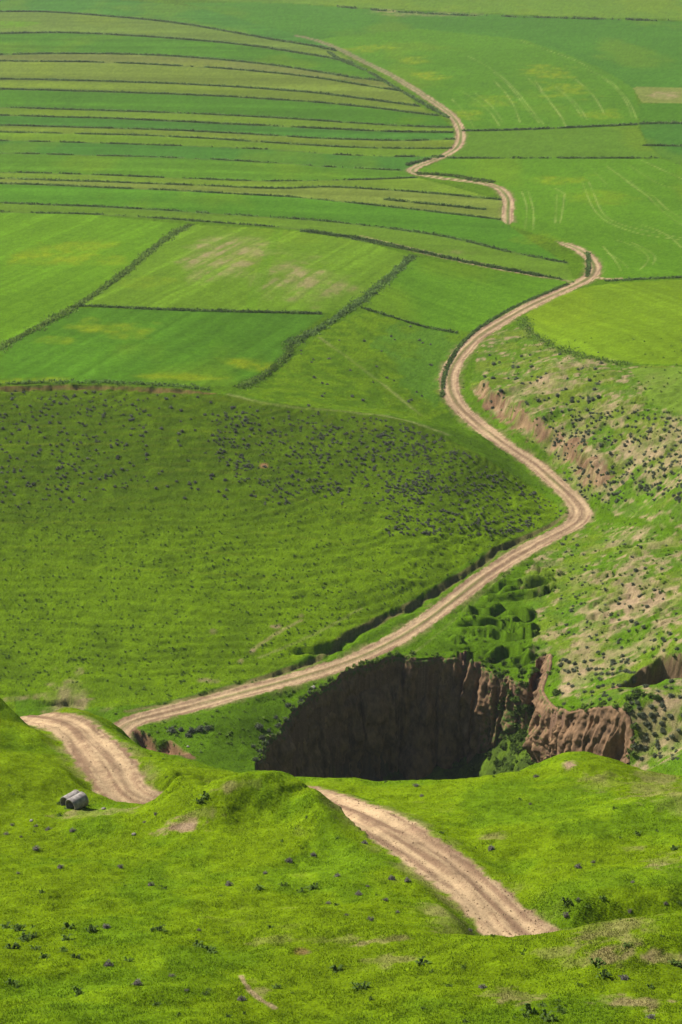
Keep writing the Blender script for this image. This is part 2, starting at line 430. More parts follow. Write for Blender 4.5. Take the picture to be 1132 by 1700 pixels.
# ------------------------------------------------------------------ the pit
RIM_PX = [(428,1268),(436,1248),(452,1226),(470,1204),(496,1172),(520,1152),(545,1136),(566,1119),(590,1106),(622,1099),(645,1089),(668,1088),(700,1092),(735,1090),(765,1094),(790,1100),(808,1112),(832,1122),(858,1132),(878,1138),(886,1112),(892,1090),(904,1086),(916,1089),(914,1106),(906,1126),(902,1148),(914,1166),(938,1178),(966,1176),(1000,1168),(1030,1176),(1046,1194),(1050,1225),(1046,1262)]
RIM = wline(RIM_PX, 6)
RIM = smooth_line(RIM, 1)
RIMW = RIM + np.c_[(fbm(np.arange(len(RIM)) * .45, np.zeros(len(RIM)), 2, 81) - .5) * 1.3, (fbm(np.arange(len(RIM)) * .5, np.ones(len(RIM)) * 9, 2, 82) - .5) * 1.6]
NEARP = np.array([az_r(1050, 205), az_r(428, 205)])
PIT = np.r_[RIMW, NEARP]
pidx = poly_idx(PIT)
dfar, _, _, _ = line_dist(pidx, RIMW)
rpit = np.hypot(XF[pidx], YF[pidx])
FLX = np.array([-20, 0, 14, 22, 27, 31, 36, 46]); FLZ = np.array([-166, -170, -169, -167, -161, -155.5, -153, -154])
floor = np.interp(XF[pidx], FLX, FLZ) + (rpit - 300) * .10 + (fbm(XF[pidx] * .22, YF[pidx] * .22, 3, 83) - .5) * 1.2
drop = sstep(0.1, 1.7, dfar) * sstep(205, 262, rpit)
RIM_Z = land(RIM[:, 0], RIM[:, 1], Z).copy()
ZF[pidx] = ZF[pidx] + np.minimum(floor - ZF[pidx], 0) * drop
PITM = np.zeros(NR * NC, bool); PITM[pidx] = True

CAST = Caster(Z)
def wl(pts, step=14.0): return wline(pts, step, CAST)

# ------------------------------------------------------------------ colour of the ground
COL = np.empty((NR * NC, 3)); REG = np.zeros(NR * NC, np.int32); SOIL = np.zeros(NR * NC)
def c(*v): return np.array(v, float)
G_FG   = c(.120, .181, .0045)
G_FG2  = c(.082, .140, .0048)
G_DRY  = c(.225, .190, .070)
SOILC  = c(.268, .190, .112)
SOILD  = c(.190, .115, .072)
ROADC  = c(.362, .256, .146)
ROADD  = c(.205, .128, .078)
G_HILL = c(.055, .097, .0030)
G_HILL2= c(.098, .164, .0038)
G_VAL  = c(.070, .136, .005)
n1 = fbm(XF * .035, YF * .035, 4, 201); n2 = fbm(XF * .16, YF * .16, 4, 202); n3 = fbm(XF * .9, YF * .9, 3, 203)
n4 = fbm(XF * .35 + 31, YF * .35, 4, 204)
def mix(a, b, t):
    t = np.asarray(t)[..., None]; return a * (1 - t) + b * t
def paint(idx, colr, w):
    COL[idx] = COL[idx] * (1 - np.asarray(w)[..., None]) + np.asarray(colr) * np.asarray(w)[..., None]
FF = RR.ravel()
# everything starts as valley grass; the foreground turf
COL[:] = mix(G_VAL, G_VAL * .82, sstep(.4, .62, n2))
f = FF < 240
COL[f] = mix(mix(G_FG, G_FG2, sstep(.42, .64, n2[f])), G_FG * 1.15, sstep(.55, .75, n4[f]) * .6)
COL[f] = mix(COL[f], G_DRY * .8, sstep(.60, .78, n1[f] * .45 + n4[f] * .55) * .45)
REG[:] = 2; REG[f] = 0
# hillside
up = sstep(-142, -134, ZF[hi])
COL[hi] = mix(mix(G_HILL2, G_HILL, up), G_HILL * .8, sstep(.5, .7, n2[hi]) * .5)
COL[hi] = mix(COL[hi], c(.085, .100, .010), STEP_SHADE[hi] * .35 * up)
COL[hi] = mix(COL[hi], c(.088, .148, .003), sstep(.52, .72, n4[hi]) * .5)
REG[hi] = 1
# the slopes on the right
RS1 = wl([(800,560),(880,535),(905,572),(960,592),(1040,606),(1300,610),(1300,880),(1132,880),(1010,850),(975,815),(900,745),(830,698),(778,645)], 20)
i = poly_idx(RS1, 1.0); REG[i] = 3
COL[i] = mix(c(.104, .148, .014), c(.068, .130, .007), sstep(.42, .6, n2[i]))
RS2 = wl([(985,865),(1132,885),(1300,880),(1300,1275),(1050,1275),(1046,1200),(960,1166),(930,1120),(925,1088),(880,1085),(890,1030),(860,960),(900,915)], 20)
i = poly_idx(RS2, 1.0); REG[i] = 3
COL[i] = mix(c(.098, .150, .011), c(.066, .130, .006), sstep(.42, .6, n2[i]))

FUR = wl([(685,425),(545,538)], 200); FUR = (FUR[-1] - FUR[0]) / np.hypot(*(FUR[-1] - FUR[0]))
for rs in (RS1, RS2):
    i = poly_idx(rs, 1.0); w = sstep(.50, .66, n4[i] * .55 + n3[i] * .45) * .8 * sstep(.28, .52, n2[i]); paint(i, SOILC * .95, w)
    w = sstep(.52, .66, fbm(XF[i] * .5 + 90, YF[i] * .5, 4, 222)) * .5; paint(i, c(.062, .105, .016), w)
def blob(px, py, rx, ry, colr, strength=.8, seed=0, rough=.8, fine=.9, soil=0.0, streak=False):
    """patch of another ground cover round a point"""
    p = CAST.cast([px, px, px], [py, py - ry, py + ry]); a = float(px_dir(px, py)[0])
    r0 = np.hypot(*p[0]); lr = rx / FOC * math.hypot(r0, 145 if r0 > 250 else 70)
    ra = max(.5, .5 * abs(np.hypot(*p[1]) - np.hypot(*p[2])))
    ra = min(ra, lr * 2.5)
    ln = np.array([p[0], p[0] + 1e-3]); idx = near(ln, max(lr, ra) * 1.6)
    dx = XF[idx] - p[0, 0]; dy = YF[idx] - p[0, 1]
    u = (dx * math.cos(a) - dy * math.sin(a)) / lr; v = (dx * math.sin(a) + dy * math.cos(a)) / ra
    d = np.sqrt(u * u + v * v) + (fbm(XF[idx] * fine, YF[idx] * fine, 4, 300 + seed) - .5) * 2 * rough
    w = (1 - sstep(.45, 1.05, d)) * strength
    if streak:
        al = XF[idx] * FUR[0] + YF[idx] * FUR[1]; ac = XF[idx] * FUR[1] - YF[idx] * FUR[0]
        w = (1 - sstep(.2, 1.15, d)) * strength * (.25 + .95 * sstep(.36, .62, fbm(ac * .55, al * .035, 4, 333)))
    w = w * (.4 + .9 * sstep(.3, .65, fbm(XF[idx] * .45, YF[idx] * .22, 4, 340 + seed))) .clip(0, 1.3)
    w = np.clip(w, 0, 1)
    paint(idx, colr, w)
    if soil: SOIL[idx] = np.maximum(SOIL[idx], w * soil)

# ---- strips of crop on the left plain
C1 = lambda pts: [(x / 1.8867, y / 1.8867) for x, y in pts]
C2 = lambda pts: [(532 + x / 1.8867, y / 1.8867) for x, y in pts]
C4 = lambda pts: [(532 + x / 1.8867, 330 + y / 1.8867) for x, y in pts]
EDGES = [
 C1([(-300,-25),(0,-18),(250,-8),(560,12),(800,60),(960,110),(1040,140)]),
 C1([(-300,42),(0,38),(120,36),(300,48),(560,72),(760,108),(900,133),(1000,148),(1050,160)]),
 C1([(-300,112),(0,106),(200,102),(400,112),(600,125),(800,145),(950,170),(1080,190),(1120,200)]),
 C1([(-300,178),(0,172),(200,168),(400,170),(600,180),(800,198),(1000,225),(1130,250)]) + C2([(100,242),(190,255)]),
 C1([(-300,194),(0,192),(300,195),(600,208),(850,228)]) + C2([(0,246),(260,288)]),
 C1([(-300,244),(0,248),(300,255),(560,263),(800,278)]) + C2([(0,292),(310,334)]),
 C1([(-300,276),(0,280),(300,288),(600,297),(900,315)]) + C2([(0,320),(370,363)]),
 C1([(-300,333),(0,337),(300,346),(600,356),(900,372)]) + C2([(0,379),(250,395),(415,400)]),
 C1([(-300,357),(0,362),(300,370),(600,383),(900,398)]) + C2([(0,404),(250,414),(415,416)]),
 C1([(-300,388),(0,393),(300,400),(600,411),(900,427)]) + C2([(0,435),(250,442),(425,437)]),
 C1([(-300,408),(0,413),(300,421),(600,430),(900,452)]) + C2([(0,458),(250,466),(415,466)]),
 C1([(-300,436),(0,440),(300,448),(600,458),(900,470)]) + C2([(0,482),(200,492),(380,490)]),
 C1([(-300,476),(0,480),(300,487),(600,497),(900,512)]) + C2([(0,523),(150,530),(262,535)]),
 C1([(-300,535),(0,540),(300,548),(600,560),(770,568)]) + C2([(0,566),(200,560),(300,556)]),
 C1([(-300,552),(0,558),(300,570),(600,580),(900,595)]) + C2([(0,582),(300,602),(565,628)]),
 C1([(-300,570),(0,575),(300,586),(540,597),(900,615)]) + C2([(0,625),(330,660),(568,688)]),
 C1([(-300,629),(0,635),(300,648),(600,665),(900,685)]) + C4([(0,68),(180,88),(400,120),(600,168),(770,202)]),
 C1([(-300,660),(0,664),(300,670),(600,692),(900,712)]) + C4([(0,108),(150,135),(300,165),(480,205),(690,240),(800,262)]),
]
GRN = c(.056, .140, .008); LIM = c(.086, .176, .007); OLV = c(.114, .166, .016); DGR = c(.043, .116, .012); BRN = c(.118, .142, .028)
STRIP_COL = [DGR * 1.2, mix(OLV, GRN, .45), GRN, OLV, BRN * .9, OLV * .9, LIM * .95 + .0, LIM, OLV, DGR * 1.1, OLV, LIM, DGR, LIM * .95, BRN * .85, GRN * 1.15, LIM * 1.0 + .0, OLV * .95]
STRIP_COL = [DGR * 1.15, mix(BRN, GRN, .4), GRN * .95, BRN * .95, mix(OLV, BRN, .3), OLV * .9, GRN * 1.0, mix(OLV, LIM, .4), DGR * 1.1, OLV * .85, mix(OLV, LIM, .6), DGR * 1.15, mix(LIM, DGR, .4), mix(OLV, LIM, .3), mix(BRN, OLV, .5), GRN * 1.1, mix(LIM, BRN, .25)]
EDGEW = [smooth_line(wl(chaikin(e, 1), 12), 1) for e in EDGES]
FIELDS = []       # (name label)
def field(poly, colr, label, var=.16, stripes=None, wob=.4):
    idx = poly_idx(poly, wob, .12, 7)
    if len(idx) < 6: return idx
    FIELDS.append(label); REG[idx] = 10 + len(FIELDS) - 1
    t = (fbm(XF[idx] * .022 + len(FIELDS) * 7, YF[idx] * .022, 4, 400 + len(FIELDS)) - .5) * 2 * var
    cc = np.asarray(colr)[None, :] * (1 + t[:, None])
    # yellower where the crop is thin
    y = sstep(.57, .75, fbm(XF[idx] * .03, YF[idx] * .013 + len(FIELDS) * 3, 4, 450))
    cc = cc * (1 - .25 * y[:, None]) + c(.14, .19, .006) * .25 * y[:, None]
    if stripes is not None:
        a, per, k = stripes
        q = XF[idx] * math.cos(a) + YF[idx] * math.sin(a) + (n1[idx] - .5) * 4
        if a == -.9: q = XF[idx] * FUR[1] - YF[idx] * FUR[0] + (n1[idx] - .5) * 3
        cc = cc * (1 + k * (fbm(q / per, q * 0 + 3.3, 2, 480) - .5) * (.5 + n2[idx]))[:, None]
    COL[idx] = cc
    return idx
for k in range(len(EDGES) - 1):
    poly = np.r_[EDGEW[k], EDGEW[k + 1][::-1]]
    field(poly, STRIP_COL[k % len(STRIP_COL)], 'strip', .12, (1.5, 7.0, .55))
# ---- larger fields
QF = lambda pts: wl(pts, 16)
i = field(QF([(-200,350),(0,353),(150,356),(310,373),(270,400),(200,460),(130,506),(60,545),(0,576),(-200,670)]), LIM * 1.02, 'wide', .22, (-.9, 2.0, .45))
FLD2 = QF([(320,373),(430,378),(500,385),(600,400),(683,425),(640,465),(600,500),(540,520),(250,511),(135,508),(200,462),(270,402)])
i = field(FLD2, mix(LIM, OLV, .35), 'brown', .14, (-.9, 1.6, .6))
FLD3 = QF([(130,511),(330,515),(540,523),(490,560),(474,598),(425,632),(380,642),(200,636),(0,636),(-200,640),(-200,690),(0,578),(60,548)])
i = field(FLD3, c(.057, .136, .008), 'dark', .22, (-.9, 1.8, .5))
FLD4 = QF([(688,428),(800,447),(940,468),(940,475),(880,500),(820,533),(780,551),(700,541),(606,512),(640,470)])
i = field(FLD4, mix(LIM, GRN, .45), 'sloping', .14, (.7, 1.8, .45))
SWALE = QF([(604,514),(700,545),(770,556),(740,600),(732,650),(742,685),(700,700),(650,690),(480,672),(390,652),(440,635),(480,600),(540,545)])
i = poly_idx(SWALE, .5); COL[i] = mix(c(.094, .162, .005), c(.068, .130, .005), sstep(.42, .62, n4[i])); REG[i] = 3
i = poly_idx(QF([(660,530),(770,556),(742,600),(730,650),(735,680),(690,660),(650,610),(620,560)]), 4.0, .15); paint(i, mix(c(.072, .152, .013), c(.056, .122, .008), sstep(.4, .6, n3[i])), .3 + .6 * sstep(.35, .6, n2[i]))
# right of the upper road
RUP = [(520,68),(560,82),(600,103),(680,152),(735,182),(757,200),(768,217)]
i = field(QF([(470,5),(620,14),(900,26),(1132,33),(1320,42),(1320,-14),(470,-14)]), mix(OLV, GRN, .5) * 1.05, 'top', .08)
field(QF([(-200,-14),(-200,-6),(0,-10),(250,-4),(470,8),(470,-14)]), mix(OLV, GRN, .6), 'topleft', .08)
i = field(QF([(300,4),(470,5),(620,16),(900,28),(1132,36),(1320,44),(1320,146),(1132,145),(1050,145),(1000,115),(940,90),(870,66),(700,50),(560,80),(520,66)]), mix(GRN, DGR, .5) * 1.05, 'topright', .14)
i = field(QF(RUP + [(780,216),(900,213),(1058,207),(1062,180),(1050,145),(1000,115),(940,90),(870,66),(700,48),(560,60)]), mix(GRN, LIM, .35), 'tracks', .16, (1.2, 2, .12))
i = field(QF([(1050,145),(1132,145),(1320,147),(1320,171),(1066,171)]), BRN * 1.15, 'pale', .16)
i = field(QF([(1062,172),(1132,172),(1320,174),(1320,204),(1060,204)]), GRN * .95, 'small', .1)
i = field(QF([(1060,205),(1132,205),(1320,207),(1320,300),(1132,275),(1100,262),(1075,240)]), DGR * 1.0, 'darkright', .12)
i = field(QF([(768,219),(900,215),(1058,209),(1073,240),(1098,262),(740,262),(765,245)]), mix(GRN, OLV, .35) * .98, 'band', .08, (1.5, 3, .1))
i = field(QF([(740,264),(690,284),(740,297),(800,303),(830,312),(848,335),(850,375),(905,394),(950,404),(980,420),(995,440),(1000,464),(1132,459),(1320,455),(1320,302),(1132,276),(1098,263)]), mix(GRN, LIM, .55), 'rightbig', .18, (.5, 3, .12))
RND = QF(chaikin([(873,522),(900,500),(950,482),(1000,471),(1132,464),(1320,458),(1320,600),(1132,606),(1040,603),(960,590),(910,570),(880,547),(873,522)], 1))
i = field(RND, c(.106, .174, .007), 'round', .14, (.3, 2.0, .4))
i = field(QF([(1045,612),(1132,610),(1320,612),(1320,700),(1132,690),(1080,668)]), mix(LIM, BRN, .45), 'brownright', .2, (-.6, .8, .3))

# ---- patches
YEL = c(.165, .212, .006); PBR = c(.235, .190, .085)
for b in [(210,85,60,6,YEL,.0),(95,430,70,16,YEL,.55),(60,420,40,14,YEL,.4),(190,430,40,12,YEL,.35),(140,405,60,12,YEL,.4),(180,545,70,14,YEL,.55),(90,565,40,8,YEL,.4),(210,560,40,6,YEL,.35),(395,600,60,12,YEL,.65),(300,625,80,8,YEL,.5),(60,632,70,6,YEL,.5),(250,470,50,10,YEL,.2),
          (690,100,30,8,YEL,.5),(715,125,30,10,YEL,.6),(610,80,40,8,YEL,.45),(910,120,50,14,YEL,.55),(940,150,45,14,YEL,.45),(780,190,40,10,YEL,.45),(830,170,40,12,YEL,.35),(1000,190,40,10,YEL,.4),(930,300,60,10,YEL,.45),(1000,330,60,14,YEL,.25),(900,400,50,12,YEL,.2),
          (1100,158,35,7,PBR,.75),(640,18,25,3,PBR,.6),(720,24,90,4,PBR,.35),(20,40,40,7,LIM * 1.1,.8)]:
    if b[5] > 0: blob(b[0], b[1], b[2], b[3], b[4], b[5], int(b[0]), .9, .10)
for b in [(365,425,75,34,.75),(395,408,70,20,.5),(500,462,75,36,.65),(545,480,60,26,.5),(335,440,50,26,.4),(1095,635,40,18,.5),(760,420,30,6,.25),(430,440,60,20,.25)]:
    blob(b[0], b[1], b[2], b[3], PBR, b[4] * .8, int(b[0] + 1), .8, .12, 0, True)
# green stripe through the brown field
i = poly_idx(QF([(455,380),(470,382),(425,512),(405,512)]), .8); paint(i, LIM, .55 * np.ones(len(i)))

def stroke(pts, wid, colr, strength=.8, seed=0, patchy=.5, it=2):
    ln = smooth_line(wl(chaikin(pts, it), 6), 2)
    idx = near(ln, wid * 2 + 1); d, s, arc, L = line_dist(idx, ln)
    d = d + (fbm(XF[idx] * .5, YF[idx] * .5, 3, 500 + seed) - .5) * wid * .8
    w = (1 - sstep(wid * .4, wid * 1.0, d)) * strength * (1 - patchy * sstep(.35, .6, vnoise(arc * .06, arc * 0 + seed, 7)))
    paint(idx, colr, w); return ln
TRK = c(.30, .30, .12)
TR = [C2(t) for t in ([(450,170),(500,195),(560,230),(620,290),(660,345),(700,390)],[(540,225),(600,275),(640,335),(685,385)],[(440,285),(500,320),(540,360),(560,395)],[(480,290),(540,330),(570,385)],
      [(640,235),(700,295),(750,360),(768,395)],[(670,250),(720,320),(765,380)],[(760,290),(810,330),(835,375)],[(735,270),(790,320),(820,370)],[(830,215),(900,245),(945,290),(975,330),(990,375)],[(880,240),(930,280),(965,330),(975,370)],
      [(620,125),(700,155),(780,180),(850,215)],[(800,250),(860,300),(890,360)],[(540,250),(600,310),(625,385)],[(410,310),(460,360),(480,400)])]
TR += [C2(t) for t in ([(820,570),(835,610),(850,650),(885,690),(930,710),(1000,735),(1132,752)],[(840,570),(862,620),(875,660),(910,695),(1000,720),(1132,745)],[(895,520),(960,565),(985,590),(1030,615),(1060,655),(1132,705)],[(970,565),(990,590),(1045,612),(1075,650),(1132,685)],
      [(740,610),(735,700)],[(765,605),(760,650),(750,700)],[(630,600),(650,650),(640,715)],[(650,600),(670,660),(665,720)],[(735,590),(770,610)],[(860,540),(895,575)],[(970,520),(1060,580),(1110,590)],[(1000,500),(1132,560)])]
TR += [C4(t) for t in ([(930,130),(990,150),(1025,175),(1030,195),(1000,222)],[(970,135),(1035,165),(1052,185),(1040,205)],[(1000,80),(1090,110),(1132,155)],[(885,150),(930,200),(940,225)],[(900,170),(950,200),(965,220)])]
for k, t in enumerate(TR):
    stroke(t, .45 if t[0][1] > 262 else .55, TRK * c(.8, .95, .6), .45, k, .55)
# edges of fields: faint darker furrow under the hedges
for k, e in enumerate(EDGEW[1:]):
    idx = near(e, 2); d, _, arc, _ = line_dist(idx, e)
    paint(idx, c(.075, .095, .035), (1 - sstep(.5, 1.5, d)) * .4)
# ground under and beside paths
stroke([(600,392),(700,416),(800,438),(945,467)], .9, c(.30, .22, .12), .7, 31, .3)
stroke([(530,560),(600,610),(650,650),(700,690)], .8, c(.2, .21, .07), .5, 32, .5)
stroke([(380,655),(460,674),(560,682),(660,692),(740,720)], 1.2, c(.17, .19, .06), .6, 33, .4)
stroke([(420,1078),(460,1050),(500,1030)], .6, PBR, .6, 34, .6)
stroke([(430,1092),(520,1055),(600,1010)], .5, c(.2, .2, .07), .6, 35, .4)
stroke([(640,1118),(720,1060),(800,985),(850,945)], .5, c(.2, .2, .07), .35, 36, .5)
for yy in (705, 735, 770, 805, 830, 865, 905, 940):
    stroke([(-60, yy + 6), (120, yy), (300, yy + 8), (480, yy + 22), (640, yy + 48)], .35, c(.135, .17, .012), .35, int(yy), .7)
# bare soil on the right slopes
for b in [(900,640,60,16,.55),(960,605,50,8,.5),(850,660,40,10,.4),(1000,680,50,14,.45),(1060,740,60,30,.6),(1110,770,50,24,.55),(980,770,40,30,.5),(960,720,50,24,.35),(1120,720,30,30,.4),(870,690,40,10,.3),
          (1040,985,50,40,.7),(1075,1010,60,26,.7),(1050,940,30,12,.6),(1100,975,40,14,.6),(980,1040,40,40,.45),(960,1090,40,30,.5),(1030,1085,60,16,.5),(1000,905,50,6,.35),(1040,895,50,8,.45),(970,960,30,14,.45),(1085,905,60,10,.3),(960,1130,24,26,.6),(1000,1110,40,20,.5),(940,1150,18,30,.6),
          (1090,1200,50,40,.55),(1110,1160,40,24,.6),(1075,1235,30,30,.4),(1120,1240,30,20,.4)]:
    blob(b[0], b[1], b[2], b[3], SOILC * 1.0, b[4], int(b[0] + b[1]), 1.0, .7, .8)
# bank faces
i = near(BANK, 8); d, s, arc, L = line_dist(i, BANK + np.array([2.0, 1.4])); e = d + (fbm(XF[i] * .35, YF[i] * .35, 3, 91) - .5) * 4.5
w = (1 - sstep(.9, 1.9, e + (n3[i] - .5) * 4)) * sstep(0, 12, arc) * (.35 + .65 * sstep(.3, .5, fbm(XF[i] * .3, YF[i] * .3, 3, 93))); paint(i, mix(SOILD * c(.75, .68, .64), SOILC * c(.86, .78, .72), sstep(.35, .65, fbm(arc * .8, arc * 0, 3, 92) * .6 + n3[i] * .4)), w * .95); SOIL[i] = np.maximum(SOIL[i], w)
def scarp_soil(line, wid, colr, strength=.9, off=.3):
    i = near(line, wid + 2); d, s, arc, L = line_dist(i, line); sd = d * s - off
    w = sstep(-.5, .1, sd) * (1 - sstep(wid * .5, wid, sd + (n4[i] - .5) * wid)) * strength
    paint(i, colr, w); SOIL[i] = np.maximum(SOIL[i], w)
scarp_soil(CUTA, 2.6, SOILD * c(1.0, .88, .85)); scarp_soil(NOTCH, 2.6, SOILD)
scarp_soil(GULW, 1.5, SOILD * .8, .55)
scarp_soil(wl([(-150,642),(0,642),(100,639),(200,641),(300,646),(352,652)], 8), 1.2, SOILD * c(1.1, .85, .8), .55)
blob(438, 774, 10, 5, SOILC * c(1.1, .8, .7), .9, 3, .3, .6)
for b in [(30,1160,40,6,.5),(110,1172,40,8,.5),(170,1180,20,6,.4),(130,1165,30,5,.5),(420,1080,8,4,.7),(400,1097,6,4,.5),(455,1040,14,4,.6),(500,1022,10,4,.4),(355,1048,8,5,.4),(345,1130,20,5,.5)]:
    blob(b[0], b[1], b[2], b[3], SOILC * .85, b[4], int(b[0]), .7, .6)
# dry and bare patches in the foreground
for b in [(300,1372,46,12,.85),(330,1352,36,12,.6),(390,1305,40,10,.5),(215,1345,20,8,.5),(150,1352,60,6,.7),(1000,1590,70,16,.6),(920,1580,50,10,.5),(1100,1590,40,14,.7),(850,1650,50,14,.6),(1060,1665,60,12,.65),(640,1560,60,6,.55),(500,1580,14,3,.9),(430,1645,20,10,.4),(1100,1430,30,20,.5),(1050,1408,25,5,.5),(1080,1310,50,20,.35),(1000,1300,40,16,.35),(945,1268,14,8,.9),(720,1510,40,10,.4),(820,1390,30,6,.4),(420,1630,6,4,.3),(640,1595,50,12,.35),(760,1545,60,8,.35),(1020,1530,70,8,.45),(560,1560,60,8,.3),(1090,1290,40,10,.4),(1120,1330,30,20,.3),(450,1560,40,8,.25)]:
    blob(b[0], b[1], b[2], b[3], mix(G_DRY, SOILC, .35), b[4], int(b[0] + 2), .9, 1.6)
blob(300, 1374, 30, 7, SOILC, .85, 77, .7, 1.5); blob(498, 1579, 14, 3.5, SOILD * c(1.3, .9, .8), .9, 78, .5, 2); blob(945, 1270, 12, 7, SOILC, .9, 79, .5, 2)
ln = stroke([(400,1620),(410,1640),(425,1655),(455,1672)], .22, SOILC * 1.1, .9, 80, .2)
# pit floor and grass slip inside it
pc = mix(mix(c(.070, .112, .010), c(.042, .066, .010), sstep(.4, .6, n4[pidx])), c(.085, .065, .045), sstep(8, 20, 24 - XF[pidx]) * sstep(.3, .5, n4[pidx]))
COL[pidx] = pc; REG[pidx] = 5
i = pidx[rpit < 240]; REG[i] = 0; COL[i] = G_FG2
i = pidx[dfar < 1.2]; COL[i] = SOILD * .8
# roads
vi = np.nonzero(VERGE > 0)[0]; paint(vi, mix(SOILC, G_DRY, .5) * .8, VERGE[vi] * .6)
ri_ = np.nonzero(ROADM > 0)[0]
sd = RSIDE[ri_]; arc = RARC[ri_]
streak = fbm(sd * 5.5, arc * .10, 3, 601); grain = fbm(XF[ri_] * 1.6, YF[ri_] * 1.6, 4, 602)
rc = mix(ROADC, ROADD, sstep(.40, .62, streak * .65 + grain * .35) * .95)
rc = rc * (.74 + .52 * fbm(XF[ri_] * .22, YF[ri_] * .22, 4, 604))[:, None]
rc = mix(rc, ROADC * 1.2, np.exp(-((np.abs(sd) - .45) / .17) ** 2) * .6)
rc = mix(rc, ROADD * .9, np.exp(-((sd - .04) / .17) ** 2) * .95 * sstep(.2, .55, streak))
far = FF[ri_] > 250
grs = np.exp(-(sd / .2) ** 2) * far * sstep(.40, .6, fbm(arc * .03, arc * 0, 2, 603)) * .55
rc = mix(rc, c(.11, .15, .03), grs)
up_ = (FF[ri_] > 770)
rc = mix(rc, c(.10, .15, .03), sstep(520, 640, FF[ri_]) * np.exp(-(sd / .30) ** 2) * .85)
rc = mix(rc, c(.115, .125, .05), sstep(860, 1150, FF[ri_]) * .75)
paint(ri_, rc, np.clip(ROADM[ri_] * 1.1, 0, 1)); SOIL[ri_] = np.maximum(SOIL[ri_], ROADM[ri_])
REG[np.nonzero(ROADM > .5)[0]] = 4
# everywhere: fine mottling of the sward itself
grain_ = rng.normal(0, 1, NR * NC).clip(-2, 2)
fieldm = (REG >= 10)
f240 = (FF < 240)
COL[f240] *= (1 + (n2[f240] - .5) * .35 + (n1[f240] - .5) * .3)[:, None]
COL *= (1 + (n3 - .5) * .34 + (n2 - .5) * .18 + grain_ * np.where(fieldm, .055, np.where(REG == 4, .06, .12)))[:, None]
COL = np.clip(COL, .004, .8)

# ------------------------------------------------------------------ materials
def new_mat(name):
    m = bpy.data.materials.new(name); m.use_nodes = True
    return m, m.node_tree.nodes, m.node_tree.links, m.node_tree.nodes['Principled BSDF']
def ground_mat(name, scales, amt, bump, dist, rough=.95, spec=.0):
    m, N, L, B = new_mat(name)
    at = N.new('ShaderNodeAttribute'); at.attribute_name = 'Col'
    geo = N.new('ShaderNodeNewGeometry')
    cur = None
    for k, (sc, am) in enumerate(zip(scales, amt)):
        no = N.new('ShaderNodeTexNoise'); no.inputs['Scale'].default_value = sc; no.inputs['Detail'].default_value = 4; no.inputs['Roughness'].default_value = .65
        L.new(geo.outputs['Position'], no.inputs['Vector'])
        mr = N.new('ShaderNodeMapRange'); mr.inputs[1].default_value = .3; mr.inputs[2].default_value = .7; mr.inputs[3].default_value = 1 - am; mr.inputs[4].default_value = 1 + am
        L.new(no.outputs['Fac'], mr.inputs[0])
        if cur is None: cur = mr.outputs[0]
        else:
            mu = N.new('ShaderNodeMath'); mu.operation = 'MULTIPLY'; L.new(cur, mu.inputs[0]); L.new(mr.outputs[0], mu.inputs[1]); cur = mu.outputs[0]
        last = no
    vm = N.new('ShaderNodeVectorMath'); vm.operation = 'SCALE'
    L.new(at.outputs['Color'], vm.inputs[0]); L.new(cur, vm.inputs['Scale'])
    L.new(vm.outputs[0], B.inputs['Base Color'])
    B.inputs['Roughness'].default_value = rough; B.inputs['Specular IOR Level'].default_value = spec
    bu = N.new('ShaderNodeBump'); bu.inputs['Strength'].default_value = bump; bu.inputs['Distance'].default_value = dist
    L.new(last.outputs['Fac'], bu.inputs['Height']); L.new(bu.outputs[0], B.inputs['Normal'])
    return m
M_TURF = ground_mat('turf', (.5, 2.0, 6.5), (.10, .16, .26), .7, .08)
M_HILL = ground_mat('rough_grass', (.3, 1.3, 4.5), (.08, .14, .24), .6, .14)
M_CROP = ground_mat('crop', (.12, .7, 2.2), (.05, .10, .20), .5, .25)
M_DIRT = ground_mat('bare_dirt', (.8, 4.0, 14.0), (.10, .14, .22), .7, .05, .98, .0)
def leaf_mat(name, base, var=.35, rough=.8, thru=.0):
    m, N, L, B = new_mat(name)
    oi = N.new('ShaderNodeObjectInfo'); at = N.new('ShaderNodeAttribute'); at.attribute_name = 'shade'
    ad = N.new('ShaderNodeMath'); ad.operation = 'MULTIPLY_ADD'; L.new(oi.outputs['Random'], ad.inputs[0]); ad.inputs[1].default_value = var; ad.inputs[2].default_value = 1 - var / 2
    mu = N.new('ShaderNodeMath'); mu.operation = 'MULTIPLY'; L.new(ad.outputs[0], mu.inputs[0]); L.new(at.outputs['Fac'], mu.inputs[1])
    rgb = N.new('ShaderNodeRGB'); rgb.outputs[0].default_value = (*base, 1)
    vm = N.new('ShaderNodeVectorMath'); vm.operation = 'SCALE'; L.new(rgb.outputs[0], vm.inputs[0]); L.new(mu.outputs[0], vm.inputs['Scale'])
    L.new(vm.outputs[0], B.inputs['Base Color']); B.inputs['Roughness'].default_value = rough; B.inputs['Specular IOR Level'].default_value = .2
    if thru:
        tr = N.new('ShaderNodeBsdfTranslucent'); L.new(vm.outputs[0], tr.inputs['Color']); mx = N.new('ShaderNodeMixShader'); mx.inputs[0].default_value = thru
        L.new(B.outputs[0], mx.inputs[1]); L.new(tr.outputs[0], mx.inputs[2]); L.new(mx.outputs[0], N['Material Output'].inputs['Surface'])
    return m
M_SHRUB = leaf_mat('thorny_shrub', (.130, .136, .100), .35, .8, .25)
M_SHRUB2 = leaf_mat('grey_green_shrub', (.125, .145, .085), .35, .8, .3)
M_GREY = leaf_mat('dry_grey_shrub', (.185, .160, .145), .35, .8, .3)
M_WEED = leaf_mat('broad_weed', (.085, .140, .018), .35, .8, .35)
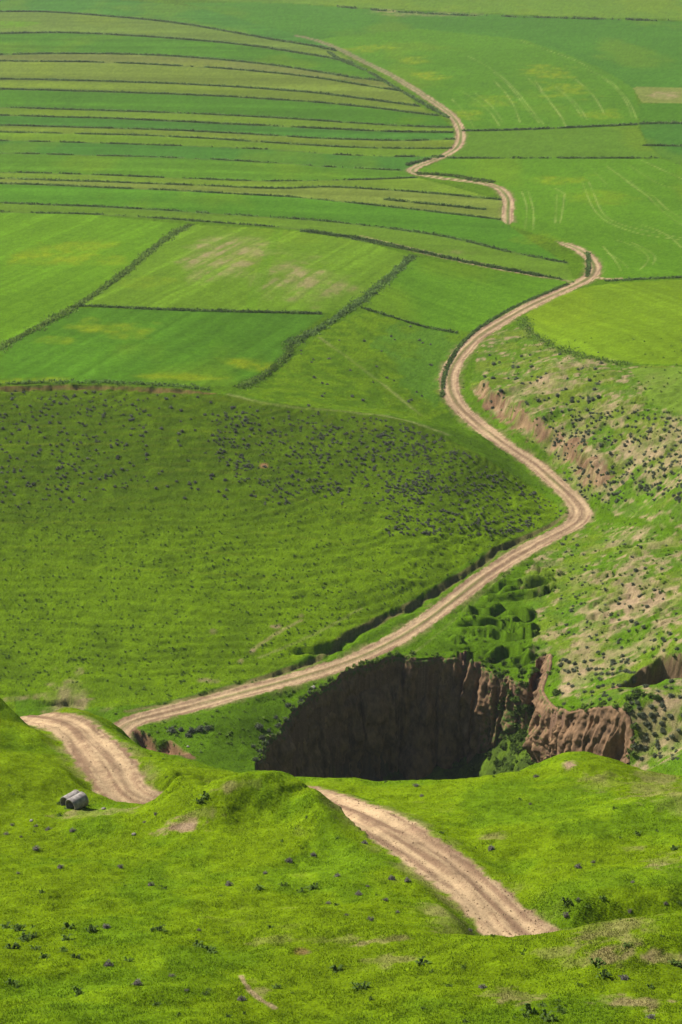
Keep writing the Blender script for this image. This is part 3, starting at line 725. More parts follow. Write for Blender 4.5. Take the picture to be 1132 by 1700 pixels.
M_HEDGE = leaf_mat('boundary_weeds', (.112, .180, .042), .3, .8, .5)
M_HEDGE2 = leaf_mat('tall_grass', (.125, .195, .028), .3, .8, .5)

# ------------------------------------------------------------------ land objects
def link(o): scene.collection.objects.link(o); return o
def tag(o, label, cat=None, group=None, kind=None):
    o['label'] = label
    if cat: o['category'] = cat
    if group: o['group'] = group
    if kind: o['kind'] = kind
    return o
def mesh_np(name, V, F, mat, col=None, shade=None, smooth=True):
    me = bpy.data.meshes.new(name); V = np.asarray(V, np.float32); F = np.asarray(F, np.int32); k = F.shape[1]
    me.vertices.add(len(V)); me.vertices.foreach_set('co', V.ravel())
    me.loops.add(F.size); me.loops.foreach_set('vertex_index', F.ravel())
    me.polygons.add(len(F)); me.polygons.foreach_set('loop_start', np.arange(0, F.size, k, dtype=np.int32))
    me.polygons.foreach_set('loop_total', np.full(len(F), k, np.int32))
    me.polygons.foreach_set('use_smooth', np.full(len(F), smooth, bool))
    if col is not None:
        at = me.attributes.new('Col', 'FLOAT_COLOR', 'POINT'); at.data.foreach_set('color', np.c_[col, np.ones(len(col))].astype(np.float32).ravel())
    if shade is not None:
        at = me.attributes.new('shade', 'FLOAT', 'POINT'); at.data.foreach_set('value', np.asarray(shade, np.float32))
    me.update(calc_edges=True); me.materials.append(mat)
    return me
VALL = np.c_[XF, YF, ZF + CAM_Z]
q = np.arange(NR * NC).reshape(NR, NC)
QUADS = np.c_[q[:-1, :-1].ravel(), q[:-1, 1:].ravel(), q[1:, 1:].ravel(), q[1:, :-1].ravel()]
QREG = REG[QUADS[:, 0]]
TOPS = {0: ('grassy_slope', 'bright green grassy hummocks in front of the pit', M_TURF), 1: ('hillside', 'large smooth green hillside above the valley road', M_HILL),
        2: ('valley_ground', 'rough green ground of the valley beside the dirt road', M_HILL), 3: ('slope', 'patchy green slope with bare soil beside the valley road', M_HILL),
        4: ('dirt_road', 'pale winding two-rut dirt road', M_DIRT), 5: ('pit_floor', 'shaded floor of the deep eroded pit', M_HILL)}
FLAB = {'strip': 'long narrow crop strip between dark weedy boundary lines', 'wide': 'wide green field with yellow patches beside the slanting boundary', 'brown': 'field with thin brown patches between two slanting boundaries',
        'dark': 'dark green field at the top of the hillside', 'sloping': 'smooth green field beside the bend of the road', 'top': 'pale olive far plain field', 'topleft': 'pale olive far plain strip',
        'topright': 'blue-green far field with few marks', 'tracks': 'large field with pale wheel tracks and yellow patches', 'pale': 'small pale brown fallow field', 'small': 'small plain green field below the fallow field',
        'darkright': 'dark green field beside the curved boundary', 'band': 'even green band of field between two thin boundaries', 'rightbig': 'large bright field with looping pale wheel tracks',
        'round': 'rounded yellow-green field on the knoll above the road', 'brownright': 'brownish ploughed strip below the rounded field'}
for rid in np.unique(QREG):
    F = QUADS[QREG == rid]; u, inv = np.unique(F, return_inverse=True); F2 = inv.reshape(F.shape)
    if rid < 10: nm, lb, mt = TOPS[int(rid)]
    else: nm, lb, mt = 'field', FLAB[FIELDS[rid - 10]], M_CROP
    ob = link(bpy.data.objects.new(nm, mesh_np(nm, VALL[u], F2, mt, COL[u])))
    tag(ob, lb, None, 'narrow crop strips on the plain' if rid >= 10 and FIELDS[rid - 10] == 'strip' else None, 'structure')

# ------------------------------------------------------------------ pit wall
def wall_mat():
    m, N, L, B = new_mat('eroded_earth')
    geo = N.new('ShaderNodeNewGeometry'); mp = N.new('ShaderNodeMapping'); mp.inputs['Scale'].default_value = (.7, .7, .38)
    L.new(geo.outputs['Position'], mp.inputs['Vector'])
    n_ = N.new('ShaderNodeTexNoise'); n_.inputs['Scale'].default_value = 1.0; n_.inputs['Detail'].default_value = 6; n_.inputs['Roughness'].default_value = .65; L.new(mp.outputs[0], n_.inputs['Vector'])
    r = N.new('ShaderNodeValToRGB'); L.new(n_.outputs['Fac'], r.inputs['Fac'])
    r.color_ramp.elements[0].position = .3; r.color_ramp.elements[0].color = (.072, .046, .028, 1); r.color_ramp.elements[1].position = .72; r.color_ramp.elements[1].color = (.285, .172, .092, 1)
    n2_ = N.new('ShaderNodeTexNoise'); n2_.inputs['Scale'].default_value = 1.6; n2_.inputs['Detail'].default_value = 5; L.new(geo.outputs['Position'], n2_.inputs['Vector'])
    at = N.new('ShaderNodeAttribute'); at.attribute_name = 'shade'
    ad = N.new('ShaderNodeMath'); ad.operation = 'ADD'; L.new(n2_.outputs['Fac'], ad.inputs[0]); L.new(at.outputs['Fac'], ad.inputs[1])
    mr = N.new('ShaderNodeMapRange'); mr.inputs[1].default_value = .95; mr.inputs[2].default_value = 1.15; L.new(ad.outputs[0], mr.inputs[0])
    mx = N.new('ShaderNodeMix'); mx.data_type = 'RGBA'; L.new(mr.outputs[0], mx.inputs[0]); L.new(r.outputs[0], mx.inputs[6]); mx.inputs[7].default_value = (.07, .115, .022, 1)
    L.new(mx.outputs[2], B.inputs['Base Color']); B.inputs['Roughness'].default_value = .97; B.inputs['Specular IOR Level'].default_value = .05
    bu = N.new('ShaderNodeBump'); bu.inputs['Strength'].default_value = .8; bu.inputs['Distance'].default_value = .35; L.new(n_.outputs['Fac'], bu.inputs['Height']); L.new(bu.outputs[0], B.inputs['Normal'])
    return m
M_WALL = wall_mat()
rp = resample(RIMW, .26); rp = rp.copy()
tz = land(rp[:, 0], rp[:, 1], Z)
# height of the lip, taken just outside the drop
tan = np.gradient(rp, axis=0)
for _ in range(14): tan[1:-1] = (tan[:-2] + 2 * tan[1:-1] + tan[2:]) / 4
tan /= np.hypot(tan[:, 0], tan[:, 1])[:, None]
nin = np.c_[tan[:, 1], -tan[:, 0]]            # right of travel = into the pit
lip = land(rp[:, 0] - nin[:, 0] * 1.0, rp[:, 1] - nin[:, 1] * 1.0, Z)
for _ in range(3): lip[1:-1] = (lip[:-2] + 2 * lip[1:-1] + lip[2:]) / 4
bot = np.interp(rp[:, 0], FLX, FLZ) - 3.5
arcw = np.r_[0, np.cumsum(np.hypot(*np.diff(rp, axis=0).T))]
NV = 84
Vw = []; Sh = []
for k in range(NV):
    t = k / (NV - 1)
    if k == 0:
        off = np.full(len(rp), -.3); zz = lip - .7
    elif k == 1:
        off = np.full(len(rp), .02); zz = lip - .35 + .2 * (fbm(arcw * 1.3, arcw * 0, 2, 702) - .5)
    else:
        tt = (k - 1) / (NV - 2)
        zz = lip - .4 - (lip - bot) * tt ** 1.1
        dep = lip - zz
        flute = (fbm(arcw * .17, dep * .09, 4, 703) - .5) * 5.0 * sstep(0, 5, dep) + (fbm(arcw * 1.5, dep * .12, 3, 704) - .5) * .9 * sstep(0, 2, dep)
        ledge = (fbm(arcw * .1, dep * .45, 3, 705) - .5) * 2.0 * sstep(0, 3, dep)
        rdg = 1 - np.abs(2 * fbm(arcw * .62, dep * .045, 4, 706) - 1)
        rough = (rdg ** 2 - .6) * 1.9 * sstep(.5, 4.0, dep) + (fbm(arcw * 1.6, dep * .7, 4, 708) - .5) * .5 * sstep(0, 1.0, dep) + (fbm(arcw * 2.6, dep * 2.2, 3, 707) - .5) * .5 * sstep(0, 1, dep)
        rgt = sstep(36, 40, rp[:, 0])
        off = .15 + dep * (.10 + .24 * rgt) + rough + (1 - .45 * rgt) * flute + ledge + .35 * (1 - np.exp(-dep * 1.2))
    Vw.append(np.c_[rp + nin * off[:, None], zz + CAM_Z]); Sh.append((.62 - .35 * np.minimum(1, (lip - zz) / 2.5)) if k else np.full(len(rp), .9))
Sh = np.array(Sh)
# weeds hold on in the gully at the right-hand corner and at its foot
gx = rp[:, 0]
corner = np.exp(-((gx - 31) / 4.6) ** 2)
DEPW = np.array([lip + CAM_Z - v[:, 2] for v in Vw])
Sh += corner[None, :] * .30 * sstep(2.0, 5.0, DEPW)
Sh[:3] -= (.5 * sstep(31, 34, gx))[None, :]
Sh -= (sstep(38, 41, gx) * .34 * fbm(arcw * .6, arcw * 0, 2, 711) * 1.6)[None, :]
nn = len(rp); qq = np.arange(NV * nn).reshape(NV, nn)
Fw = np.c_[qq[:-1, :-1].ravel(), qq[1:, :-1].ravel(), qq[1:, 1:].ravel(), qq[:-1, 1:].ravel()]
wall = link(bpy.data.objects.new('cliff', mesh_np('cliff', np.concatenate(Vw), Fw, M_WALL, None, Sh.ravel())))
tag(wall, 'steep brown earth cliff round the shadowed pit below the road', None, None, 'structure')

# ------------------------------------------------------------------ vegetation builders
def leaves(P, nrm_bias, size, g, elong=1.7):
    """one bent-free leaf triangle per point, random turn"""
    m = len(P)
    d = g.normal(size=(m, 3)); d[:, 2] = np.abs(d[:, 2]) * .8 + nrm_bias; d /= np.linalg.norm(d, axis=1)[:, None]
    e = np.cross(d, g.normal(size=(m, 3))); e /= np.maximum(np.linalg.norm(e, axis=1), 1e-6)[:, None]
    s = np.asarray(size) * g.uniform(.6, 1.4, m)
    A_ = P + e * (s * .5)[:, None]; B_ = P - e * (s * .5)[:, None]; C_ = P + d * (s * elong)[:, None]
    return np.stack([A_, B_, C_], 1).reshape(-1, 3)
def dome_pts(m, g, rx=.5, h=.55):
    th = g.uniform(0, 2 * math.pi, m); u = g.uniform(0, 1, m); ph = np.arccos(u)
    rad = g.uniform(.55, 1.0, m) ** .6
    lob = 1 + .22 * np.sin(th * 3 + g.uniform(0, 6)) + .14 * np.sin(th * 5 + g.uniform(0, 6))
    return np.c_[rx * rad * np.sin(ph) * np.cos(th) * lob, rx * rad * np.sin(ph) * np.sin(th) * lob, h * rad * np.cos(ph) * lob]
def shrub_geo(m, g, leaf=.14, rx=.5, h=.55):
    V = [leaves(dome_pts(m, g, rx, h), .25, leaf, g)]; F = [np.arange(m * 3).reshape(-1, 3)]
    # lumpy heart so that the ground does not shine through
    k0 = m * 3; ring = []
    R = [(0, 1.0, 7), (.3, .82, 7), (.55, .45, 7)]
    for (hh, rr, nn) in R:
        for j in range(nn):
            a = 2 * math.pi * j / nn; f_ = g.uniform(.75, 1.1)
            ring.append((rx * .8 * rr * f_ * math.cos(a), rx * .8 * rr * f_ * math.sin(a), h * hh * 1.1 * g.uniform(.9, 1.1) - (.12 if hh == 0 else 0)))
    ring.append((0, 0, h * .78))
    V.append(np.array(ring)); ff = []
    for l in range(2):
        for j in range(7):
            a = k0 + l * 7 + j; b = k0 + l * 7 + (j + 1) % 7; ff += [(a, b, b + 7), (a, b + 7, a + 7)]
    for j in range(7): ff.append((k0 + 14 + j, k0 + 14 + (j + 1) % 7, k0 + 21))
    F.append(np.array(ff)); V = np.concatenate(V); F = np.concatenate(F)
    sh = np.r_[np.repeat(g.uniform(.65, 1.45, m), 3), np.full(22, .75)]
    return V, F, sh
def shrub_mesh(name, seed, mat, m=130, leaf=.14, h=.55):
    V, F, sh = shrub_geo(m, np.random.default_rng(seed), leaf, .5, h)
    return mesh_np(name, V, F, mat, None, sh, False)
def weed_mesh(name, seed, mat):
    """loose rosette of broad blades"""
    g = np.random.default_rng(seed); V = []; F = []; sh = []
    for j in range(16):
        a = g.uniform(0, 6.28); L = g.uniform(.3, .62); w = g.uniform(.06, .12); b = np.array([math.cos(a), math.sin(a)]); p = np.array([-b[1], b[0]])
        ox = g.normal(0, .12, 2); hgt = g.uniform(.18, .45)
        pts = [(*(ox + p * w * .4), -.05), (*(ox - p * w * .4), -.05), (*(ox + b * L * .55 - p * w), hgt), (*(ox + b * L * .55 + p * w), hgt), (*(ox + b * L), hgt * g.uniform(.3, .9))]
        k = len(V); V += pts; F += [(k, k + 1, k + 2), (k, k + 2, k + 3), (k + 3, k + 2, k + 4)]; sh += [g.uniform(.6, 1.5)] * 5
    return mesh_np(name, V, F, mat, None, sh, False)

def scatter_px(nwant, box, seed, clump=.0, freq=.02, poly=None, edge=None):
    """random photo pixels in a box, gathered into clumps"""
    g = np.random.default_rng(seed); out = []
    while len(out) < nwant:
        x = g.uniform(box[0], box[2], 400); y = g.uniform(box[1], box[3], 400)
        nz = fbm(x * freq, y * freq * 1.6, 3, seed + 800)
        ok = nz > .5 + (g.uniform(-.38, .14, 400)) * (2 - clump) * .75
        if edge is not None: ok &= edge(x, y)
        out += list(zip(x[ok], y[ok]))
    return np.array(out[:nwant])
def grid_at(p):
    a = np.arctan2(p[:, 0], p[:, 1]); r = np.hypot(p[:, 0], p[:, 1])
    return np.clip(np.searchsorted(ROWS, r), 0, NR - 1) * NC + col_index(a)
def hill_top(x): return np.interp(x, [0, 300, 380, 450, 560, 660, 720, 800, 880, 938], [645, 650, 662, 680, 688, 700, 722, 762, 812, 850])
def hill_low(x): return np.interp(x, [0, 400, 600, 735, 820, 905, 938], [1150, 1125, 1030, 960, 900, 868, 852])
on_hill = lambda x, y: (y > hill_top(x)) & (y < hill_low(x)) & (x < 938)

SH = []   # px, py, diameter m, squash, kind, zone
def add(P, lo, hi_, kind, zone, seed):
    g = np.random.default_rng(seed)
    for x, y in P: SH.append((x, y, g.uniform(lo, hi_), g.uniform(.75, 1.1), kind, zone))
add(scatter_px(420, (-20, 648, 245, 850), 901, 1.0, .035, None, lambda x, y: on_hill(x, y) & (y < 850 - np.abs(x - 60) * .25)), .30, .72, 's', 'left', 1)
add(scatter_px(800, (355, 676, 720, 838), 902, .9, .03, None, lambda x, y: on_hill(x, y) & (y < 700 + (x - 350) * .9 + 60)), .28, .66, 's', 'mid', 2)
add(scatter_px(760, (640, 700, 938, 890), 903, .6, .03, None, on_hill), .28, .64, 's', 'mid', 3)
add(scatter_px(60, (240, 655, 420, 830), 904, .7, .03, None, on_hill), .45, .9, 's', 'mid', 4)
RSE = lambda x, y: (x > 900 + (y - 700) * .35) & (y < 845)
add(scatter_px(430, (890, 680, 1140, 835), 905, .75, .03, None, RSE), .4, .85, 'g', 'bank', 5)
add(scatter_px(60, (800, 585, 1000, 680), 906, .9, .03, None, lambda x, y: x > 790 + (y - 580) * .2), .5, 1.1, 'g', 'bank', 6)
add(scatter_px(110, (930, 895, 1140, 1120), 907, .7, .03), .4, .85, 'g', 'right', 7)
add(scatter_px(60, (1045, 1130, 1140, 1262), 908, .3, .03), .5, 1.0, 'g', 'right', 8)
add(scatter_px(60, (930, 1090, 1060, 1170), 909, .3, .03), .4, .9, 'g', 'right', 9)
add(scatter_px(34, (480, 540, 720, 690), 910, .9, .03, None, lambda x, y: y > 540 + (600 - x) * .3), .45, .9, 's', 'swale', 10)
# shrubs round the lip of the pit
LIPX = [(424,1262),(432,1248),(440,1236),(452,1222),(462,1206),(474,1196),(488,1178),(500,1166),(446,1214),(434,1226),(420,1240),(458,1192),(478,1172),(430,1208),(515,1150),(300,1212),(318,1214),(332,1212),(345,1210),(312,1222),(285,1214)]
for k, (x, y) in enumerate(LIPX): SH.append((x, y, random.uniform(.8, 1.5), .9, 'g', 'lip'))
for k in range(90): SH.append((random.gauss(858, 24), random.gauss(1200, 42), random.uniform(.7, 1.5), .9, 'w', 'corner'))
for k in range(16): SH.append((random.gauss(835, 26), random.gauss(1268, 10), random.uniform(.7, 1.3), .8, 'w', 'corner'))
for k in range(10): SH.append((random.gauss(1055, 18), random.gauss(1152, 8), random.uniform(.8, 1.3), .8, 'w', 'corner'))

P = np.array([(s[0], s[1]) for s in SH]); PW = CAST.cast(P[:, 0], P[:, 1])
gi = grid_at(PW); ok = (ROADM[gi] < .2) & (np.hypot(PW[:, 0], PW[:, 1]) > 200)
DIST = np.sqrt(PW[:, 0] ** 2 + PW[:, 1] ** 2 + 140 ** 2)
S_MESH = [shrub_mesh('shrub', 40 + k, M_SHRUB, 120, .15, .5) for k in range(6)]
G_MESH = [shrub_mesh('grey_green_shrub', 60 + k, M_SHRUB2, 120, .16, .5) for k in range(5)]
W_MESH = [shrub_mesh('leafy_shrub', 80 + k, M_WEED, 140, .2, .5) for k in range(4)]
vis = np.array([s[2] for s in SH]) / DIST
inframe = (P[:, 0] > 0) & (P[:, 0] < W_PX)
order = np.argsort(-vis * ok * inframe)
SLAB = {'left': ('small dark thorny shrub on the upper left shoulder of the hillside', 'scattered shrubs on the hillside shoulder'),
        'mid': ('small dark shrub among many on the hillside above the gully', 'dense dark shrubs on the hillside'),
        'bank': ('grey-green cushion shrub on the bare slope above the road bank', 'cushion shrubs above the road bank'),
        'right': ('low grey-green shrub on the soil slope behind the brown cliff', 'low shrubs on the soil slope behind the pit'),
        'swale': ('dark shrub in the green hollow behind the hillside', 'shrubs in the hollow'),
        'lip': ('bushy grey-green shrub on the lip of the pit', 'shrubs on the lip of the pit'),
        'corner': ('leafy green bush growing on the eroded pit corner', 'bushes in the corner of the pit')}
SLAB['left'] = ('small dark thorny shrub on the hillside shoulder below the dark field', 'scattered shrubs on the hillside shoulder')
built = 0; rest = []
for j in order:
    if not ok[j]: continue
    s = SH[j]; x, y = PW[j]; z = float(land(x, y)) + CAM_Z
    if built < 300 and inframe[j]:
        ms = {'s': S_MESH, 'g': G_MESH, 'w': W_MESH}[s[4]]
        nm = {'s': 'shrub', 'g': 'grey_green_shrub', 'w': 'leafy_shrub'}[s[4]]
        o = bpy.data.objects.new(nm, ms[built % len(ms)]); o.location = (x, y, z - .03 * s[2])
        o.scale = (s[2], s[2], s[2] * s[3]); o.rotation_euler = (0, 0, random.uniform(0, 6.28)); link(o)
        tag(o, SLAB[s[5]][0], 'shrub', SLAB[s[5]][1]); built += 1
    else: rest.append((x, y, z, s[2], s[3], s[4]))
def joined(name, items, mat, label, m=46, leaf=.22):
    geos = [shrub_geo(m, np.random.default_rng(500 + k), leaf) for k in range(6)]
    V = []; F = []; H_ = []; k0 = 0
    for j, it in enumerate(items):
        g_, f_, sh = geos[j % 6]; a = random.uniform(0, 6.28); ca, sa = math.cos(a), math.sin(a)
        x = g_[:, 0] * ca - g_[:, 1] * sa; y = g_[:, 0] * sa + g_[:, 1] * ca
        V.append(np.c_[x * it[3] + it[0], y * it[3] + it[1], g_[:, 2] * it[3] * it[4] + it[2] - .03]); F.append(f_ + k0); k0 += len(g_); H_.append(sh * random.uniform(.8, 1.2))
    o = link(bpy.data.objects.new(name, mesh_np(name, np.concatenate(V), np.concatenate(F), mat, None, np.concatenate(H_), False)))
    tag(o, label, 'shrubs', None, 'stuff'); return o
joined('shrub_cover', [r for r in rest if r[5] == 's'], M_SHRUB, 'mass of tiny dark shrubs covering the hillside')
joined('cushion_shrub_cover', [r for r in rest if r[5] != 's'], M_SHRUB2, 'mass of tiny grey-green shrubs on the patchy slopes')

# tiny dark tufts dotted over the lower hillside
TP = scatter_px(1500, (-20, 840, 900, 1150), 911, .3, .02, None, on_hill); TPW = CAST.cast(TP[:, 0], TP[:, 1])
TP2 = scatter_px(700, (760, 560, 1140, 1130), 912, .5, .02); TP2W = CAST.cast(TP2[:, 0], TP2[:, 1])
rw = RIMW[::1]; rj = rng.integers(0, len(rw), 170); RWP = rw[rj] + rng.normal(0, .5, (170, 2)) + np.array([0, .5])
def tuft_items(PW_, lo, hi_, seed):
    g = np.random.default_rng(seed); gi = grid_at(PW_); out = []
    for (x, y), i_ in zip(PW_, gi):
        if ROADM[i_] > .1 or PITM[i_]: continue
        out.append((x, y, float(land(x, y)) + CAM_Z, g.uniform(lo, hi_), g.uniform(.7, 1.1)))
    return out
joined('lip_weed_cover', [(x, y, max(float(land(x, y)), float(land(x, y + 1.2))) + CAM_Z - .05, rng.uniform(.3, .9), .9) for x, y in RWP], M_HEDGE2, 'ragged weeds hanging along the lip of the pit', 30, .3)
joined('tuft_cover', tuft_items(TPW, .18, .42, 1), M_HEDGE, 'tiny dark tufts dotted over the lower hillside', 18, .35)
TP3 = scatter_px(260, (190, 1120, 560, 1262), 915, .6, .03); TP3W = CAST.cast(TP3[:, 0], TP3[:, 1]); TP3W = TP3W[np.hypot(TP3W[:, 0], TP3W[:, 1]) > 250]
TP4 = scatter_px(420, (780, 1160, 905, 1292), 916, .3, .03); TP4W = CAST.cast(TP4[:, 0], TP4[:, 1]); TP4W = TP4W[(np.hypot(TP4W[:, 0], TP4W[:, 1]) > 250) & (np.hypot(TP4W[:, 0], TP4W[:, 1]) < 303)]
joined('gully_weed_cover', [(x, y, float(land(x, y)) + CAM_Z - .05, rng.uniform(.3, .9), .9) for x, y in TP4W], M_HEDGE2, 'tangle of green weeds in the corner of the pit', 30, .3)
joined('weed_cover', tuft_items(np.r_[TP2W, TP3W], .22, .6, 2), M_HEDGE2, 'low green weeds on the slopes right of the road', 20, .35)

# ------------------------------------------------------------------ field boundary strips
def hedge(name, pts_w, width, height, per_m, label, mat, group=None, leaf=None, seed=0, gap=.3, cat='field boundary'):
    g = np.random.default_rng(seed + 31); p = resample(pts_w, .5)
    dist = math.hypot(np.mean(np.hypot(p[:, 0], p[:, 1])), 140)
    leaf = leaf or max(.16, dist * .0007)
    m = max(40, int(len(p) * .5 * per_m)); k = g.integers(0, len(p) - 1, m)
    arc = k * .5
    keep = fbm(arc * .12, arc * 0 + seed, 3, 950) + g.uniform(-.15, .15, m) > gap
    k = k[keep]; arc = arc[keep]; m = len(k)
    tn = np.gradient(p, axis=0); tn /= np.maximum(np.hypot(tn[:, 0], tn[:, 1]), 1e-6)[:, None]; nr = np.c_[tn[:, 1], -tn[:, 0]]
    ww = width * (.25 + 1.5 * fbm(arc * .2, arc * 0 + 5, 3, seed)); hh = height * (.35 + 1.2 * fbm(arc * .45, arc * 0 + 9, 3, seed + 1))
    u = np.clip(g.normal(0, .30, m), -.9, .9); xy = p[k] + nr[k] * (u * ww)[:, None] + g.normal(0, .12, (m, 2))
    z = land(xy[:, 0], xy[:, 1]) + CAM_Z + hh * np.exp(-6 * u * u) * g.uniform(0, 1, m) ** 1.3 - .02
    V = leaves(np.c_[xy, z], .35, leaf, g, 1.4)
    # keep the lowest leaves rooted in the ground
    F = np.arange(m * 3).reshape(-1, 3); sh = np.repeat(g.uniform(.6, 1.4, m) * (.55 + .9 * fbm(arc * .22, u * 1.5, 3, seed + 3)), 3)
    o = link(bpy.data.objects.new(name, mesh_np(name, V, F, mat, None, sh, False)))
    return tag(o, label, cat, group)
HW = [0, .9, 1.1, 1.25, .7, 1.2, .9, .9, 1.0, .7, .75, .45, .45, .7, 1.15, .9, 1.35, 1.1]
GAP = [1, .3, .3, .25, .42, .25, .3, .33, .3, .4, .38, .55, .58, .42, .36, .42, .3, .48]
for k in range(1, len(EDGEW)):
    e = resample(smooth_line(EDGEW[k], 2), 3); e = e + np.c_[(fbm(np.arange(len(e)) * .12, np.zeros(len(e)), 2, 960 + k) - .5) * 1.2, (fbm(np.arange(len(e)) * .12, np.ones(len(e)), 2, 970 + k) - .5) * 2.2]
    far_ = np.mean(np.hypot(e[:, 0], e[:, 1]))
    hedge('boundary_strip', e, .9 * HW[k] * (1.0 if far_ < 800 else 1.25), .38 * HW[k], 16, 'long dark line of weeds between two narrow crop strips', M_HEDGE, 'weed lines between the crop strips', None, k, GAP[k])
H2 = [
 ([(316,373),(290,386),(255,412),(215,446),(170,480),(130,507),(80,535),(30,562),(-30,592)], 2.8, .42, 26, 'broad slanting strip of tall grass beside the yellow-patched field', M_HEDGE2, .16),
 ([(130,508),(200,511),(260,514),(330,516),(400,518),(470,519),(535,521)], 1.1, .6, 30, 'straight dark bushy line below the field with brown patches', M_HEDGE, .2),
 ([(685,425),(665,444),(640,466),(610,492),(580,512),(545,538),(510,556),(482,572)], 3.2, .5, 28, 'thick slanting weedy bank between the brown-patched field and the bend field', M_HEDGE, .12),
 ([(482,572),(478,592),(455,612),(425,632),(395,645)], 2.2, .8, 26, 'curved tall grass bank beside the dark field', M_HEDGE2, .15),
 ([(600,512),(650,526),(700,543),(760,553)], .9, .5, 20, 'thin weedy edge below the bend field', M_HEDGE, .02),
 ([(500,384),(560,391),(620,401),(700,420),(780,437),(850,450),(898,459)], 1.5, .8, 36, 'strong dark weedy line beside the narrow side path', M_HEDGE, .12),
 ([(942,472),(910,485),(875,500),(845,514),(815,532),(790,548),(768,568),(750,592),(740,615),(734,640),(734,660)], .8, .28, 26, 'dark grassy verge along the inside of the road bend', M_HEDGE, .15),
 ([(1005,467),(1060,464),(1132,461),(1230,458)], 1.3, .5, 26, 'low weedy edge above the rounded field', M_HEDGE, .25),
 ([(768,218),(860,216),(960,212),(1060,207)], 1.3, .6, 18, 'thin straight dark edge across the tracked field', M_HEDGE, .2),
 ([(740,263),(860,263),(1000,263),(1095,263)], .9, .45, 14, 'faint straight edge above the field with looping tracks', M_HEDGE, .35),
 ([(1062,206),(1132,205),(1230,206)], 1.5, .8, 18, 'dark edge above the dark green field', M_HEDGE, .15),
 ([(1068,242),(1132,243),(1230,245)], 1.0, .5, 14, 'thin edge inside the dark green field', M_HEDGE, .35),
 ([(560,12),(700,24),(900,30),(1132,36),(1260,41)], 2.5, 1.0, 10, 'far dark line below the pale olive plain', M_HEDGE, .45),
 (C2([(300,545),(360,548),(420,552),(480,565),(540,572)]), 3.0, .8, 30, 'bushy green verge above the upper bend of the road', M_HEDGE2, .1),
 (C2([(270,518),(330,500),(385,490)]), 1.5, .6, 24, 'short weedy verge left of the upper road loop', M_HEDGE, .2),
 (C2([(200,626),(300,636),(420,648),(520,658)]), 1.0, .7, 22, 'short dark weed line inside an olive strip', M_HEDGE, .25),
 ([(-60,638),(0,638),(80,635),(160,635),(240,638),(310,643),(350,648)], 1.6, .8, 26, 'weedy bank along the top of the hillside', M_HEDGE, .2),
 ([(868,528),(872,545),(895,566),(930,582),(980,596),(1050,606)], 3.4, .4, 18, 'weedy rim round the rounded field', M_HEDGE2, .2),
 ([(975,420),(978,440),(974,460)], .8, .4, 26, 'dark clump of weeds inside the road junction', M_HEDGE, .1),
 (C2([(0,145),(60,190),(150,225),(230,275),(330,330),(400,370)]), 1.5, .6, 14, 'weedy verge along the far upper road', M_HEDGE, .35),
]
for k, (pts, wd, ht, pm, lb, mt, gp) in enumerate(H2):
    hedge('boundary_strip' if 'verge' not in lb else 'grass_verge', smooth_line(wl(chaikin(pts, 1), 8), 1), wd, ht, pm, lb, mt, None, None, 100 + k, gp, 'field boundary' if 'verge' not in lb else 'verge')

# ------------------------------------------------------------------ foreground plants
FGP = []
def fg(P, lo, hi_, kind, label, grp):
    for x, y in P: FGP.append((x, y, random.uniform(lo, hi_), kind, label, grp))
GR = [(610,1472),(650,1460),(676,1463),(700,1420),(605,1400),(620,1385),(595,1485),(640,1495),(660,1515),(720,1470),(560,1455),(545,1500),(575,1520),(615,1528),(960,1493),(1045,1513),(1050,1465),(1105,1500),(960,1440),(985,1432),(815,1410),(780,1545),(1035,1625),(1080,1690),(800,1640),(940,1520),(880,1335),(890,1290),(690,1305),(700,1322),(745,1292),(240,1365),(258,1352),(80,1378),(60,1372),(20,1370),(10,1385),(35,1390),(120,1380),(400,1660),(285,1622),(310,1645),(228,1635),(180,1602),(176,1540),(330,1545),(60,1410),(100,1440),(30,1450),(480,1430),(520,1420),(440,1450),(380,1470),(200,1440),(250,1470)]
fg([p for p in GR], .25, .55, 'g', 'small grey dry shrub on the bright foreground grass', 'grey dry shrubs in the foreground')
WD = [(958,1495),(1000,1492),(940,1500),(1130,1500),(1060,1385),(1090,1380),(1118,1410),(1040,1570),(990,1600),(1120,1600),(1000,1620),(880,1680),(910,1690),(900,1670),(930,1680),(40,1560),(60,1575),(20,1575),(75,1590),(110,1560),(105,1580),(130,1650),(215,1595),(125,1590),(330,1570),(350,1580),(460,1640),(100,1355),(98,1335),(115,1540),(150,1545),(10,1540),(30,1545),(55,1555),(265,1545),(450,1540),(470,1470),(430,1475),(500,1480),(520,1475),(540,1310),(555,1318),(820,1270),(850,1262),(835,1275),(870,1270),(780,1285),(640,1298),(330,1330),(340,1322),(20,1635),(600,1640),(700,1600),(560,1610)]
fg(WD, .45, .95, 'w', 'leafy dark green weed in the foreground grass', 'leafy weeds in the foreground')
gx_ = scatter_px(45, (0, 1380, 1132, 1700), 913, .6, .012); fg([tuple(v) for v in gx_], .22, .5, 'w', 'leafy dark green weed in the foreground grass', 'leafy weeds in the foreground')
gx_ = scatter_px(30, (0, 1180, 1132, 1400), 914, .6, .012); fg([tuple(v) for v in gx_], .22, .45, 'w', 'leafy dark green weed in the foreground grass', 'leafy weeds in the foreground')
PP = np.array([(s[0], s[1]) for s in FGP]); PQ = CAST.cast(PP[:, 0], PP[:, 1]); gi = grid_at(PQ)
GM = [shrub_mesh('dry_grey_shrub', 140 + k, M_GREY, 150, .11, .55) for k in range(5)]
WM = [weed_mesh('leafy_weed', 160 + k, M_WEED) for k in range(6)]
